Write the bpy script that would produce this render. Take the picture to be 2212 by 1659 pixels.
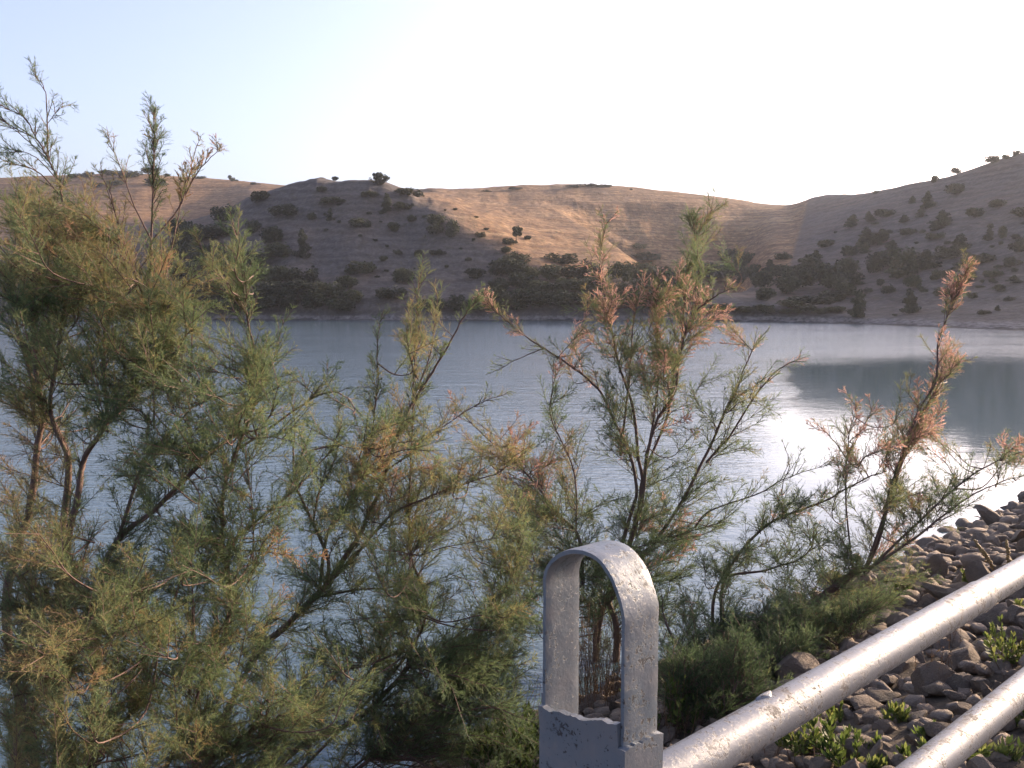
import bpy, math, random
import numpy as np
R = math.radians
HAZE = 0.00019
C = bpy.context.scene.collection
for o in list(bpy.data.objects): bpy.data.objects.remove(o)

# ------------------------------------------------------------------ camera, sky, sun, exposure
HC = 3.4                                   # camera height above the lake, water at z = 0
F, CX, CY = 1916.0, 1106.0, 829.5          # focal length and centre in photo units (2212 wide)
TH = math.atan((829.5 - 640) / F)          # downward pitch
cam_d = bpy.data.cameras.new("camera"); cam = bpy.data.objects.new("camera", cam_d); C.objects.link(cam)
cam_d.sensor_fit = 'HORIZONTAL'; cam_d.angle = 2 * math.atan(1106 / F)
cam_d.clip_start = 0.05; cam_d.clip_end = 6000
cam.location = (0, 0, HC); cam.rotation_euler = (math.pi / 2 - TH, 0, 0)
bpy.context.scene.camera = cam
SUN_AZ, SUN_EL = R(54), R(14)
W = bpy.data.worlds.new("World"); bpy.context.scene.world = W; W.use_nodes = True
wn = W.node_tree.nodes; wl = W.node_tree.links
bg = wn["Background"]
sky = wn.new("ShaderNodeTexSky"); sky.sky_type = 'NISHITA'; sky.sun_disc = False
sky.sun_elevation = SUN_EL; sky.sun_rotation = SUN_AZ
sky.air_density = 0.9; sky.dust_density = 4.0; sky.ozone_density = 2.5
wt = wn.new("ShaderNodeMix"); wt.data_type = 'RGBA'; wt.blend_type = 'MULTIPLY'; wt.inputs[0].default_value = 1; wt.inputs[7].default_value = (1.045, .96, 1.05, 1)
hs = wn.new("ShaderNodeHueSaturation"); hs.inputs["Saturation"].default_value = .78
wl.new(sky.outputs[0], hs.inputs["Color"]); wl.new(hs.outputs[0], wt.inputs[6]); wl.new(wt.outputs[2], bg.inputs[0]); bg.inputs[1].default_value = 0.145
sd = bpy.data.lights.new("sun", 'SUN'); sd.energy = 4.2; sd.angle = R(0.5); sd.color = (1.0, 0.76, 0.52)
so = bpy.data.objects.new("sun", sd); C.objects.link(so)
so.rotation_euler = (math.pi / 2 - SUN_EL, 0, math.pi - SUN_AZ); so.location = (60, 40, 60)
vs = bpy.context.scene.view_settings
vs.view_transform = 'Standard'; vs.look = 'None'; vs.exposure = 1.55; vs.gamma = 1.0; vs.use_curve_mapping = False
bpy.context.scene.cycles.max_bounces = 8
bpy.context.scene.cycles.transparent_max_bounces = 8

# ------------------------------------------------------------------ helpers
CT, ST = math.cos(TH), math.sin(TH)
def P(px, py, Y):
    """world point on the photo ray (px,py) at depth Y metres in front of the camera"""
    px = np.asarray(px, float); py = np.asarray(py, float); Y = np.asarray(Y, float)
    zc = (CY - py) / F; yc = CT + ST * zc
    return np.stack([(px - CX) / F / yc * Y, Y + 0 * px, HC + (-ST + CT * zc) / yc * Y], -1)
def proj(p):
    x, y, z = p[..., 0], p[..., 1], p[..., 2] - HC
    fw = y * CT - z * ST; up = y * ST + z * CT
    return CX + F * x / fw, CY - F * up / fw
PHI = R(47.82)                              # direction of the dam and its railing
D2 = np.array([math.sin(PHI), math.cos(PHI)]); N2 = np.array([-math.cos(PHI), math.sin(PHI)])
def W2(s, t, z): q = N2 * s + D2 * t; return (float(q[0]), float(q[1]), z)

def hsh(ix, iy, seed):
    n = (ix.astype(np.int64) * 374761393 + iy.astype(np.int64) * 668265263 + seed * 974711) & 0x7fffffff
    n = ((n ^ (n >> 13)) * 1274126177) & 0x7fffffff
    return ((n ^ (n >> 16)) & 0xffff) / 32767.5 - 1.0
def vnoise(x, y, seed=0):
    x = np.asarray(x, float); y = np.asarray(y, float)
    ix = np.floor(x); iy = np.floor(y); fx = x - ix; fy = y - iy
    fx = fx * fx * (3 - 2 * fx); fy = fy * fy * (3 - 2 * fy)
    ix = ix.astype(np.int64); iy = iy.astype(np.int64)
    a = hsh(ix, iy, seed); b = hsh(ix + 1, iy, seed); c = hsh(ix, iy + 1, seed); d = hsh(ix + 1, iy + 1, seed)
    return (a * (1 - fx) + b * fx) * (1 - fy) + (c * (1 - fx) + d * fx) * fy
def fbm(x, y, oct=4, seed=0):
    s = 0; a = 1; t = 0
    for k in range(oct):
        s = s + a * vnoise(np.asarray(x) * 2 ** k + 17.3 * k, np.asarray(y) * 2 ** k - 9.1 * k, seed + k); t += a; a *= .5
    return s / t

class MB:
    """collects vertices and faces, links them as ONE mesh object"""
    def __init__(s): s.v = []; s.n = 0; s.tri = []; s.quad = []; s.t = []
    def add(s, v, tri=None, quad=None, tint=None):
        v = np.asarray(v, np.float32).reshape(-1, 3)
        if tri is not None and len(tri): s.tri.append(np.asarray(tri, np.int32).reshape(-1, 3) + s.n)
        if quad is not None and len(quad): s.quad.append(np.asarray(quad, np.int32).reshape(-1, 4) + s.n)
        s.v.append(v); s.n += len(v)
        s.t.append(np.full(len(v), 0.5, np.float32) if tint is None else np.broadcast_to(np.asarray(tint, np.float32), (len(v),)))
    def mesh(s, name, mat, smooth=False):
        me = bpy.data.meshes.new(name)
        v = np.concatenate(s.v); tri = np.concatenate(s.tri) if s.tri else np.zeros((0, 3), np.int32)
        quad = np.concatenate(s.quad) if s.quad else np.zeros((0, 4), np.int32)
        me.vertices.add(len(v)); me.vertices.foreach_set("co", v.ravel())
        nl = tri.size + quad.size; me.loops.add(nl)
        me.loops.foreach_set("vertex_index", np.concatenate([tri.ravel(), quad.ravel()]))
        np_ = len(tri) + len(quad); me.polygons.add(np_)
        st = np.concatenate([np.arange(len(tri)) * 3, tri.size + np.arange(len(quad)) * 4]).astype(np.int32)
        me.polygons.foreach_set("loop_start", st)
        me.polygons.foreach_set("use_smooth", np.full(np_, smooth, bool))
        a = me.attributes.new("tint", 'FLOAT', 'POINT'); a.data.foreach_set("value", np.concatenate(s.t))
        me.update(calc_edges=True); me.validate()
        for m in (mat if isinstance(mat, (list, tuple)) else [mat]): me.materials.append(m)
        return me
    def build(s, name, mat, parent=None, smooth=False):
        o = bpy.data.objects.new(name, s.mesh(name, mat, smooth)); C.objects.link(o)
        if parent: o.parent = parent
        return o
def tag(o, label=None, cat=None, group=None, kind=None):
    if label: o["label"] = label
    if cat: o["category"] = cat
    if group: o["group"] = group
    if kind: o["kind"] = kind
    return o
def empty(name, loc, label, cat, group=None):
    o = bpy.data.objects.new(name, None); C.objects.link(o); o.location = loc; o.empty_display_size = .1
    return tag(o, label, cat, group)
def reparent(o, root):
    o.parent = root; o.matrix_parent_inverse = root.matrix_basis.inverted()   # mesh stays in world coordinates
def smooth_by_angle(o, deg=40):
    o.data.set_sharp_from_angle(angle=R(deg))
def unit(v): v = np.asarray(v, float); return v / (np.linalg.norm(v, axis=-1, keepdims=True) + 1e-9)

def catmull(p, per=6):
    p = np.asarray(p, float)
    if len(p) < 3: return np.linspace(p[0], p[-1], per + 1)
    q = np.vstack([2 * p[0] - p[1], p, 2 * p[-1] - p[-2]]); out = []
    for i in range(1, len(q) - 2):
        t = np.linspace(0, 1, per, endpoint=False)[:, None]
        a, b, c, d = q[i - 1], q[i], q[i + 1], q[i + 2]
        out.append(.5 * (2 * b + (c - a) * t + (2 * a - 5 * b + 4 * c - d) * t ** 2 + (3 * b - a - 3 * c + d) * t ** 3))
    out.append(p[-1:]); return np.vstack(out)
def tube(mb, p, r, sides=6, tint=.5, cap=False):
    p = np.asarray(p, float); n = len(p); r = np.broadcast_to(np.asarray(r, float), (n,))
    T = unit(np.gradient(p, axis=0)); ref = np.array([.31, .52, .79]) if abs(T[0] @ [.31, .52, .79]) < .95 else np.array([1., 0, 0])
    A = unit(np.cross(T, ref)); B = np.cross(T, A); a = np.arange(sides) / sides * 2 * math.pi
    v = p[:, None] + r[:, None, None] * (np.cos(a)[None, :, None] * A[:, None] + np.sin(a)[None, :, None] * B[:, None])
    i, j = np.meshgrid(np.arange(n - 1), np.arange(sides), indexing='ij'); k = (j + 1) % sides
    q = np.stack([i * sides + j, i * sides + k, (i + 1) * sides + k, (i + 1) * sides + j], -1).reshape(-1, 4)
    v = v.reshape(-1, 3); tr = None
    if cap:
        v = np.vstack([v, p[0], p[-1]]); m = n * sides; jj = np.arange(sides); kk = (jj + 1) % sides
        tr = np.vstack([np.stack([np.full(sides, m), kk, jj], -1), np.stack([np.full(sides, m + 1), (n - 1) * sides + jj, (n - 1) * sides + kk], -1)])
    mb.add(v, tri=tr, quad=q, tint=tint)

# ------------------------------------------------------------------ materials
class NT:
    def __init__(s, name):
        s.m = bpy.data.materials.new(name); s.m.use_nodes = True; s.t = s.m.node_tree; s.N = s.t.nodes
        s.b = s.N["Principled BSDF"]; s.out = s.N["Material Output"]
    def n(s, typ, **kw):
        x = s.N.new(typ)
        for k, v in kw.items():
            if k.startswith('_'): setattr(x, k[1:], v)
            else:
                key = int(k[1:]) if k[0] == 'i' and k[1:].isdigit() else k.replace('__', ' ')
                sock = x.inputs[key]
                if isinstance(v, bpy.types.NodeSocket): s.t.links.new(v, sock)
                else: sock.default_value = v
        return x
    def l(s, a, b): s.t.links.new(a, b)
    def pos(s): return s.n("ShaderNodeNewGeometry").outputs["Position"]
    def obj(s): return s.n("ShaderNodeTexCoord").outputs["Object"]
    def map(s, v, scale=(1, 1, 1), rot=(0, 0, 0)): return s.n("ShaderNodeMapping", i0=v, i3=scale, i2=rot).outputs[0]
    def noise(s, v, scale, detail=4, rough=.55, dist=0):
        return s.n("ShaderNodeTexNoise", Vector=v, Scale=scale, Detail=detail, Roughness=rough, Distortion=dist).outputs["Fac"]
    def ramp(s, f, stops, interp='LINEAR'):
        x = s.N.new("ShaderNodeValToRGB"); s.l(f, x.inputs[0]); e = x.color_ramp.elements; x.color_ramp.interpolation = interp
        while len(e) < len(stops): e.new(.5)
        for i, (p, c) in enumerate(stops):
            e[i].position = p; e[i].color = (*c, 1) if isinstance(c, (tuple, list)) else (c, c, c, 1)
        return x.outputs[0]
    def mix(s, f, a, b, mode='MIX'):
        x = s.n("ShaderNodeMix", _data_type='RGBA', _blend_type=mode)
        for sock, v in ((x.inputs[0], f), (x.inputs[6], a), (x.inputs[7], b)):
            if isinstance(v, bpy.types.NodeSocket): s.l(v, sock)
            else: sock.default_value = v if not isinstance(v, tuple) else (*v, 1)[:4]
        return x.outputs[2]
    def math(s, op, a, b=0.0, c=None, clamp=False):
        x = s.n("ShaderNodeMath", _operation=op, _use_clamp=clamp)
        for i, v in enumerate((a, b) if c is None else (a, b, c)):
            if isinstance(v, bpy.types.NodeSocket): s.l(v, x.inputs[i])
            else: x.inputs[i].default_value = v
        return x.outputs[0]
    def attr(s, name): return s.n("ShaderNodeAttribute", _attribute_name=name).outputs["Fac"]
    def bump(s, h, strength=.5, dist=.1):
        x = s.n("ShaderNodeBump", Strength=strength, Distance=dist, Height=h); s.l(x.outputs[0], s.b.inputs["Normal"]); return x
    def done(s, color=None, rough=None, spec=None, metal=None):
        for k, v in (("Base Color", color), ("Roughness", rough), ("Specular IOR Level", spec), ("Metallic", metal)):
            if v is None: continue
            if isinstance(v, bpy.types.NodeSocket): s.l(v, s.b.inputs[k])
            else: s.b.inputs[k].default_value = (*v, 1) if isinstance(v, tuple) else v
        return s.m
def leaf_mat(name, stops, transl=.45, rough=.6, objrand=False):
    k = NT(name); f = k.attr("tint")
    if objrand:
        r = k.n("ShaderNodeObjectInfo").outputs["Random"]
        f = k.math('ADD', k.math('MULTIPLY', f, .6), k.math('MULTIPLY', r, .4))
    col = k.ramp(f, stops); k.done(col, rough, .25)
    tr = k.n("ShaderNodeBsdfTranslucent", Color=col)
    mx = k.n("ShaderNodeMixShader", Fac=transl); k.l(k.b.outputs[0], mx.inputs[1]); k.l(tr.outputs[0], mx.inputs[2])
    k.l(mx.outputs[0], k.out.inputs[0]); return k.m

def m_hill():
    k = NT("hill_grass_and_soil"); p = k.pos()
    g = k.attr("tint")
    n1 = k.noise(k.map(p, (.05, .05, .12)), 1.0, 6, .6)
    n2 = k.noise(k.map(p, (.5, .5, 1.4)), 1.0, 5, .65)
    n3 = k.noise(k.map(p, (.9, .9, .9)), 1.6, 4, .7)
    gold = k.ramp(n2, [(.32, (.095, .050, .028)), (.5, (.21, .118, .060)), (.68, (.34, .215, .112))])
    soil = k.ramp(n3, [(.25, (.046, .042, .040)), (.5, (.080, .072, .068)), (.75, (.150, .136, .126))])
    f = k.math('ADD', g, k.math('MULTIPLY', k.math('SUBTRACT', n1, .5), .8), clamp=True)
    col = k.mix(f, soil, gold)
    furrow = k.n("ShaderNodeTexNoise", Vector=k.map(p, (.03, .05, 1.5)), Scale=1.0, Detail=5, Roughness=.65, Distortion=.3).outputs["Fac"]
    col = k.mix(k.math('MULTIPLY', k.ramp(furrow, [(.40, .75), (.5, 0.0), (.56, 0.0), (.66, .6)]), f), col, k.ramp(furrow, [(.45, (.10, .055, .034)), (.6, (.36, .25, .14))]))
    tuft = k.noise(k.map(p, (1, 1, 1)), 1.1, 3, .7)
    col = k.mix(k.ramp(tuft, [(.54, 0.0), (.64, .8)]), col, (.07, .06, .035))
    strata = k.n("ShaderNodeTexWave", _wave_type='BANDS', _bands_direction='Z', Vector=p, Scale=.22, Distortion=6.0, Detail=3.0, i4=1.2).outputs["Fac"]
    col = k.mix(k.math('MULTIPLY', k.math('SUBTRACT', 1.0, f, clamp=True), .35), col, k.mix(strata, (.05, .041, .039), (.12, .102, .095)))
    sz = k.n("ShaderNodeSeparateXYZ", Vector=p).outputs[2]
    edge = k.math('ADD', sz, k.math('MULTIPLY', k.math('SUBTRACT', n2, .5), .9))
    col = k.mix(k.ramp(edge, [(.10, 0.0), (.18, 1.0), (.55, 1.0), (.8, 0.0)]), col, k.ramp(n3, [(.3, (.06, .052, .048)), (.7, (.24, .215, .20))]))   # pale drawdown line
    rill = k.n("ShaderNodeTexNoise", Vector=k.map(p, (.55, .10, .05)), Scale=1.0, Detail=5, Roughness=.6, Distortion=.6).outputs["Fac"]
    col = k.mix(k.ramp(rill, [(.34, .30), (.44, 0.0), (.62, 0.0), (.74, .22)]), col, k.ramp(rill, [(.4, (.045, .036, .033)), (.65, (.21, .175, .155))]))
    k.bump(k.math('ADD', k.math('ADD', n2, k.math('MULTIPLY', n3, .6)), k.math('MULTIPLY', rill, .8)), .55, .5)
    return k.done(col, .95, .1)
def m_water():
    k = NT("lake_water"); p = k.pos()
    sx = k.n("ShaderNodeSeparateXYZ", Vector=p)
    X, Y = sx.outputs[0], sx.outputs[1]
    wz = k.noise(k.map(p, (.035, .06, 1)), 1.0, 4, .6)
    warp = k.math('MULTIPLY', k.math('SUBTRACT', wz, .5), 22.0)
    # wind patches: calm towards the dam side (large x), ruffled in the open middle of the lake
    a = k.math('ADD', k.math('SUBTRACT', X, k.math('MULTIPLY', Y, .30)), k.math('MULTIPLY', warp, .22))
    calm1 = k.ramp(k.math('MULTIPLY_ADD', a, .12, .5), [(.34, 0.0), (.56, 1.0)])
    b = k.math('ADD', Y, warp)
    calm2 = k.ramp(k.math('MULTIPLY_ADD', b, .01, 0.0), [(.42, 1.0), (.56, 0.0)])
    calm = k.math('MULTIPLY', calm1, calm2)
    r1 = k.noise(k.map(p, (1.0, 2.2, 1), (0, 0, R(-18))), 2.3, 4, .6, .4)
    r2 = k.noise(k.map(p, (1.0, 1.7, 1), (0, 0, R(12))), .75, 3, .5, .3)
    r3 = k.noise(k.map(p, (1.0, 1.5, 1), (0, 0, R(-35))), 6.5, 2, .5)
    h = k.math('ADD', k.math('ADD', r1, k.math('MULTIPLY', r2, 1.3)), k.math('MULTIPLY', r3, .5))
    lanes = k.ramp(k.noise(k.map(p, (.05, .16, 1), (0, 0, R(-8))), 1.0, 4, .6), [(.3, .55), (.7, 1.15)])
    amp = k.math('MULTIPLY', k.math('MULTIPLY_ADD', calm, -.92, 1.0), lanes)
    amp = k.math('MULTIPLY', amp, k.math('MULTIPLY_ADD', k.math('MULTIPLY', Y, .011, 0, True), 1.1, .9))
    bp = k.bump(k.math('MULTIPLY', h, amp), 1.0, .023)
    k.b.inputs["IOR"].default_value = 1.333
    return k.done((.072, .112, .132), .05, .5)
def m_ground():
    k = NT("bank_soil"); p = k.pos()
    n = k.noise(p, 5.0, 6, .65)
    k.bump(n, .9, .06)
    return k.done(k.ramp(n, [(.3, (.03, .024, .018)), (.6, (.10, .078, .058)), (.8, (.17, .135, .10))]), .95, .1)
def m_stone():
    k = NT("riprap_stone"); p = k.obj(); r = k.n("ShaderNodeObjectInfo").outputs["Random"]
    off = k.n("ShaderNodeCombineXYZ", X=k.math('MULTIPLY', r, 40.0), Y=k.math('MULTIPLY', r, 17.0)).outputs[0]
    q = k.n("ShaderNodeVectorMath", _operation='ADD', i0=p, i1=off).outputs[0]
    n = k.noise(q, 2.6, 8, .68); n2 = k.noise(q, 14.0, 5, .7)
    t = k.math('FRACT', k.math('ADD', k.math('MULTIPLY', r, 7.31), k.attr("tint")))
    base = k.ramp(t, [(0, (.165, .115, .08)), (.3, (.24, .175, .125)), (.55, (.19, .148, .115)), (.8, (.31, .235, .17)), (1, (.135, .10, .075))])
    col = k.mix(k.ramp(n, [(.35, .0), (.7, .8)]), base, (.10, .083, .07))
    col = k.mix(k.ramp(n2, [(.55, .0), (.75, .5)]), col, (.33, .29, .24))
    k.bump(k.math('ADD', n, k.math('MULTIPLY', n2, .35)), .7, .12)
    return k.done(col, .85, .25)
def m_paint(name, rust=.5, blue=0.0, thr=.53):
    """worn silver paint over rusting steel"""
    k = NT(name); p = k.pos()
    n = k.noise(p, 7.0, 6, .65); n2 = k.noise(p, 60.0, 6, .7); n3 = k.noise(p, 19.0, 4, .6); n4 = k.noise(p, 170.0, 3, .6)
    paint = k.mix(n, (.13, .136, .15), (.19, .193, .205))
    paint = k.mix(k.ramp(n3, [(.35, 0.0), (.75, blue)]), paint, (.10, .137, .17))
    n5 = k.noise(p, 115.0, 5, .75); n6 = k.noise(p, 3.1, 3, .6)
    chips = k.ramp(k.math('ADD', k.math('MULTIPLY', n5, .68), k.math('MULTIPLY', n3, .32)), [(thr, 0.0), (thr + .04, 1.0)])
    chips = k.math('MULTIPLY', chips, k.ramp(n6, [(.35, .35), (.6, 1.0)]))
    rustc = k.ramp(n2, [(.35, (.014, .011, .011)), (.6, (.034, .019, .014)), (.75, (.075, .036, .018))])
    patch = k.ramp(k.math('ADD', k.math('MULTIPLY', n, .6), k.math('MULTIPLY', n3, .4)), [(.56 - .08 * rust, 0.0), (.63 - .06 * rust, .75)])
    patch = k.math('MULTIPLY', patch, k.ramp(n2, [(.36, 0.15), (.56, 1.0)]))
    col = k.mix(k.math('MULTIPLY', patch, rust), paint, (.070, .047, .043))
    col = k.mix(k.math('MULTIPLY', chips, .9), col, rustc)
    rough = k.mix(k.math('MAXIMUM', chips, patch), k.ramp(n2, [(.3, .34), (.7, .5)]), (.8, .8, .8))
    k.bump(k.math('SUBTRACT', k.math('ADD', k.math('MULTIPLY', n2, .35), k.math('MULTIPLY', n4, .2)), k.math('MULTIPLY', chips, .5)), .4, .005)
    met = k.math('MULTIPLY', k.math('SUBTRACT', 1.0, k.math('MAXIMUM', chips, k.math('MULTIPLY', patch, rust)), clamp=True), .15)
    return k.done(col, rough, .5, met)
def m_bark(name, a, b):
    k = NT(name); p = k.pos(); n = k.noise(k.map(p, (1, 1, .3)), 40.0, 4, .65); n2 = k.noise(p, 3.0, 3)
    k.bump(n, .6, .01)
    return k.done(k.mix(k.math('MULTIPLY', n, 1.2, clamp=True), a, k.mix(n2, b, tuple(x * 1.5 for x in b))), .8, .25)
M_HILL, M_WATER, M_GROUND, M_STONE = m_hill(), m_water(), m_ground(), m_stone()
M_PIPE = m_paint("worn_silver_pipe_paint", .55, .12); M_POST = m_paint("worn_grey_post_paint", .16, .95, .55)
M_BARK = m_bark("tamarisk_bark", (.045, .026, .022), (.13, .085, .07)); M_DEAD = m_bark("dead_twig_bark", (.30, .24, .19), (.42, .35, .28))
M_TAM = leaf_mat("tamarisk_foliage", [(0, (.040, .062, .032)), (.25, (.080, .120, .058)), (.5, (.148, .188, .085)), (.68, (.225, .205, .088)), (.85, (.28, .19, .095)), (1, (.31, .18, .115))], .5)
M_FLOWER = leaf_mat("tamarisk_seed_plumes", [(0, (.20, .13, .085)), (.5, (.44, .255, .195)), (1, (.57, .37, .31))], .5)
M_FAR = leaf_mat("hillside_scrub", [(0, (.018, .021, .016)), (.4, (.032, .040, .024)), (.7, (.058, .066, .034)), (1, (.10, .092, .052))], .2, .8, True)
M_WEED = leaf_mat("weed_leaves", [(0, (.035, .055, .016)), (.5, (.095, .135, .03)), (1, (.24, .25, .075))], .45, .55)
M_DRY = leaf_mat("dry_stalks", [(0, (.08, .05, .03)), (.5, (.17, .105, .065)), (1, (.44, .32, .14))], .3)
M_WOOD = m_bark("scrub_wood", (.04, .032, .026), (.09, .07, .055))

# ------------------------------------------------------------------ hills round the lake
def pchip(xk, yk, x):
    xk = np.asarray(xk, float); yk = np.asarray(yk, float); h = np.diff(xk); d = np.diff(yk) / h; m = np.zeros(len(xk))
    for i in range(1, len(xk) - 1):
        if d[i - 1] * d[i] > 0: m[i] = 3 * (h[i - 1] + h[i]) / ((2 * h[i] + h[i - 1]) / d[i - 1] + (h[i] + 2 * h[i - 1]) / d[i])
    m[0] = d[0]; m[-1] = d[-1]
    i = np.clip(np.searchsorted(xk, x) - 1, 0, len(xk) - 2); t = (x - xk[i]) / h[i]
    return ((1 + 2 * t) * (1 - t) ** 2 * yk[i] + t * (1 - t) ** 2 * h[i] * m[i] + t * t * (3 - 2 * t) * yk[i + 1] + t * t * (t - 1) * h[i] * m[i + 1])
# per photo column: shore, bank, three slope knots, crest, dip, far crest   as (depth m, photo height)
COLS = {
 -1500: [(95, 655), (115, 600), (140, 540), (170, 480), (210, 440), (330, 420), (420, 410)],
 -300: [(120, 640), (138, 610), (160, 560), (190, 510), (240, 470), (320, 440), (430, 400)],
 140: [(135, 640), (150, 600), (172, 545), (200, 500), (250, 470), (310, 445), (420, 385)],
 300: [(134, 640), (148, 595), (168, 540), (192, 498), (240, 474), (305, 450), (420, 380)],
 400: [(133, 640), (147, 590), (165, 530), (188, 488), (230, 478), (300, 462), (425, 388)],
 480: [(132, 642), (145, 585), (162, 515), (185, 460), (215, 466), (300, 455), (428, 393)],
 560: [(131, 645), (143, 585), (157, 505), (174, 422), (215, 432), (300, 430), (430, 401)],
 640: [(130, 645), (143, 570), (158, 480), (174, 397), (215, 414), (300, 425), (432, 410)],
 720: [(130, 648), (142, 575), (156, 482), (171, 388), (220, 402), (300, 420), (430, 414)],
 850: [(129, 648), (141, 580), (155, 495), (170, 401), (225, 408), (300, 421), (400, 418)],
 950: [(128, 650), (138, 600), (148, 540), (160, 458), (215, 424), (270, 417), (345, 415)],
 1100: [(128, 645), (135, 612), (142, 574), (150, 530), (205, 470), (270, 440), (350, 407)],
 1250: [(127, 640), (132, 618), (137, 602), (143, 585), (205, 500), (270, 450), (355, 402)],
 1330: [(127, 640), (133, 618), (140, 600), (150, 578), (208, 514), (265, 462), (352, 405)],
 1420: [(126, 645), (136, 622), (156, 594), (186, 568), (215, 542), (265, 470), (348, 414)],
 1560: [(125, 655), (135, 630), (154, 598), (182, 562), (215, 522), (262, 476), (342, 432)],
 1690: [(121, 665), (132, 640), (152, 600), (180, 560), (212, 520), (262, 480), (330, 446)],
 1750: [(118, 672), (128, 650), (146, 606), (172, 560), (202, 510), (245, 462), (300, 430)],
 1870: [(111, 684), (120, 662), (136, 605), (158, 545), (182, 490), (208, 445), (240, 418)],
 2000: [(102, 692), (110, 668), (124, 612), (143, 545), (164, 476), (186, 425), (210, 393)],
 2212: [(91, 700), (98, 676), (111, 612), (128, 530), (147, 445), (166, 375), (188, 328)],
 2500: [(82, 705), (88, 680), (100, 600), (115, 505), (132, 410), (148, 330), (168, 285)],
 3000: [(66, 715), (72, 690), (84, 625), (98, 555), (112, 480), (126, 420), (145, 370)],
 3900: [(44, 735), (50, 705), (60, 670), (72, 630), (86, 585), (100, 545), (120, 505)],
 6500: [(24, 760), (30, 720), (40, 690), (50, 665), (62, 640), (75, 620), (90, 600)],
}
SHORE_Y = {x: v[0][0] - 3.5 for x, v in COLS.items()}
cx_ = np.array(sorted(COLS))
uu = np.concatenate([np.linspace(-1500, 200, 60, endpoint=False), np.linspace(200, 2300, 760, endpoint=False), np.linspace(2300, 6500, 150)])
KY, KZ = [], []
for j in range(7):
    yy = np.array([COLS[c][j][0] for c in cx_], float); zz = P(cx_, [COLS[c][j][1] for c in cx_], yy)[:, 2]
    KY.append(pchip(cx_, yy, uu)); KZ.append(pchip(cx_, zz, uu))
sh = pchip(cx_, [SHORE_Y[c] for c in cx_], uu) + 1.2 * fbm(uu * .02, uu * 0, 3, 5)
KY = np.array([sh - 14, sh] + KY + [KY[-1] + 60, KY[-1] + 160, KY[-1] + 300])
KZ = np.array([0 * sh - 1.6, 0 * sh - .12] + KZ + [KZ[-1] * .90, KZ[-1] * .6, 0 * sh + 4])
vv = np.concatenate([np.linspace(0, 1, 5, endpoint=False), np.linspace(1, 2, 12, endpoint=False), np.linspace(2, 8, 240, endpoint=False), np.linspace(8, 11, 30)])
gy = np.zeros((len(vv), len(uu))); gz = np.zeros_like(gy); kn = np.arange(12.)
for i in range(len(uu)):
    gy[:, i] = np.interp(vv, kn[:len(KY)], KY[:, i]); gz[:, i] = pchip(KY[:, i], KZ[:, i], gy[:, i])
yc0 = CT + ST * (CY - 640) / F
gx = (uu[None] - CX) / F / yc0 * gy
V = np.clip(vv, 0, 8)[:, None]
amp = np.clip((V - 1.6) / 1.5, 0, 1) * (1 - .75 * np.clip((vv[:, None] - 7.2) / .8, 0, 1))
ramp_gully = np.clip((uu[None] - 400) / 200, 0, 1) * np.clip((1400 - uu[None]) / 300, 0, 1)
gz += amp * (1.0 * fbm(gx * .035, gy * .03, 3, 1) + .30 * fbm(gx * .16, gy * .16, 4, 7) - 1.1 * np.abs(fbm(gx * .10 + 3, gy * .018, 4, 21)) * ramp_gully)
ppx, ppy = proj(np.stack([gx, gy, gz], -1))
gl = ppx - np.interp(ppy, [430, 470, 520, 600], [1175, 1245, 1330, 1440])
sm = lambda x: np.clip(x, 0, 1) ** 2 * (3 - 2 * np.clip(x, 0, 1))
gz -= 13 * sm((gl + 20) / 80) * sm((1680 - ppx) / 120) * sm((ppy - 434) / 46) * sm((640 - ppy) / 110) * (V > 3.0)
gz += np.clip((V - 2) / .6, 0, 1) * (.10 * fbm(gx * .6, gy * .6, 3, 12) + .16 * fbm(gx * .08, gz * 1.1, 3, 52))
gz -= np.clip((V - 1.8) / .6, 0, 1) * np.clip((6.2 - V), 0, 1) * ramp_gully * 1.0 * np.clip(fbm(gx * .19 + gy * .02, gy * .012, 4, 61), 0, 1) ** 1.3
# the eroded bluff at the foot of the rounded hill
gy += np.clip((V - 1.2) * 2, 0, 1) * np.clip((3.4 - V), 0, 1) * 1.1 * fbm(gx * .22, gz * .3 + gy * .05, 4, 31)
HG = np.stack([gx, gy, gz], -1)
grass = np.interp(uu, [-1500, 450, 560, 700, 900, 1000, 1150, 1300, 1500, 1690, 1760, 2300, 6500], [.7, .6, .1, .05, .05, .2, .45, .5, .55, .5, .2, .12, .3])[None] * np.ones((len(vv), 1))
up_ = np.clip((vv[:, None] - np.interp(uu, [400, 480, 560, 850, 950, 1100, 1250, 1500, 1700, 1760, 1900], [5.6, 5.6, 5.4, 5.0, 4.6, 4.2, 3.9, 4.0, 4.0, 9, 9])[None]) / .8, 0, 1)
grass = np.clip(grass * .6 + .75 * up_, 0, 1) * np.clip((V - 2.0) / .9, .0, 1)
nr, nc = gx.shape
ii, jj = np.meshgrid(np.arange(nr - 1), np.arange(nc - 1), indexing='ij')
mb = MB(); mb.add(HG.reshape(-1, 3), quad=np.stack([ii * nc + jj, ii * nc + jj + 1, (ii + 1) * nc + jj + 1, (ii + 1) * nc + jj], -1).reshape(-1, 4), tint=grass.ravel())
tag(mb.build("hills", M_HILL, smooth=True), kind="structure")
HPX, HPY = proj(HG)
def on_hill(px, py):
    """the hill surface seen at photo position (px,py); a point above the crest snaps to the crest"""
    i = int(np.clip(np.searchsorted(uu, px), 1, len(uu) - 2)); col = HPY[12:257, i]
    hit = np.where(col <= py)[0]
    k = 12 + (hit[0] if len(hit) else int(np.argmin(col)))
    return HG[k, i].copy()

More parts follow.
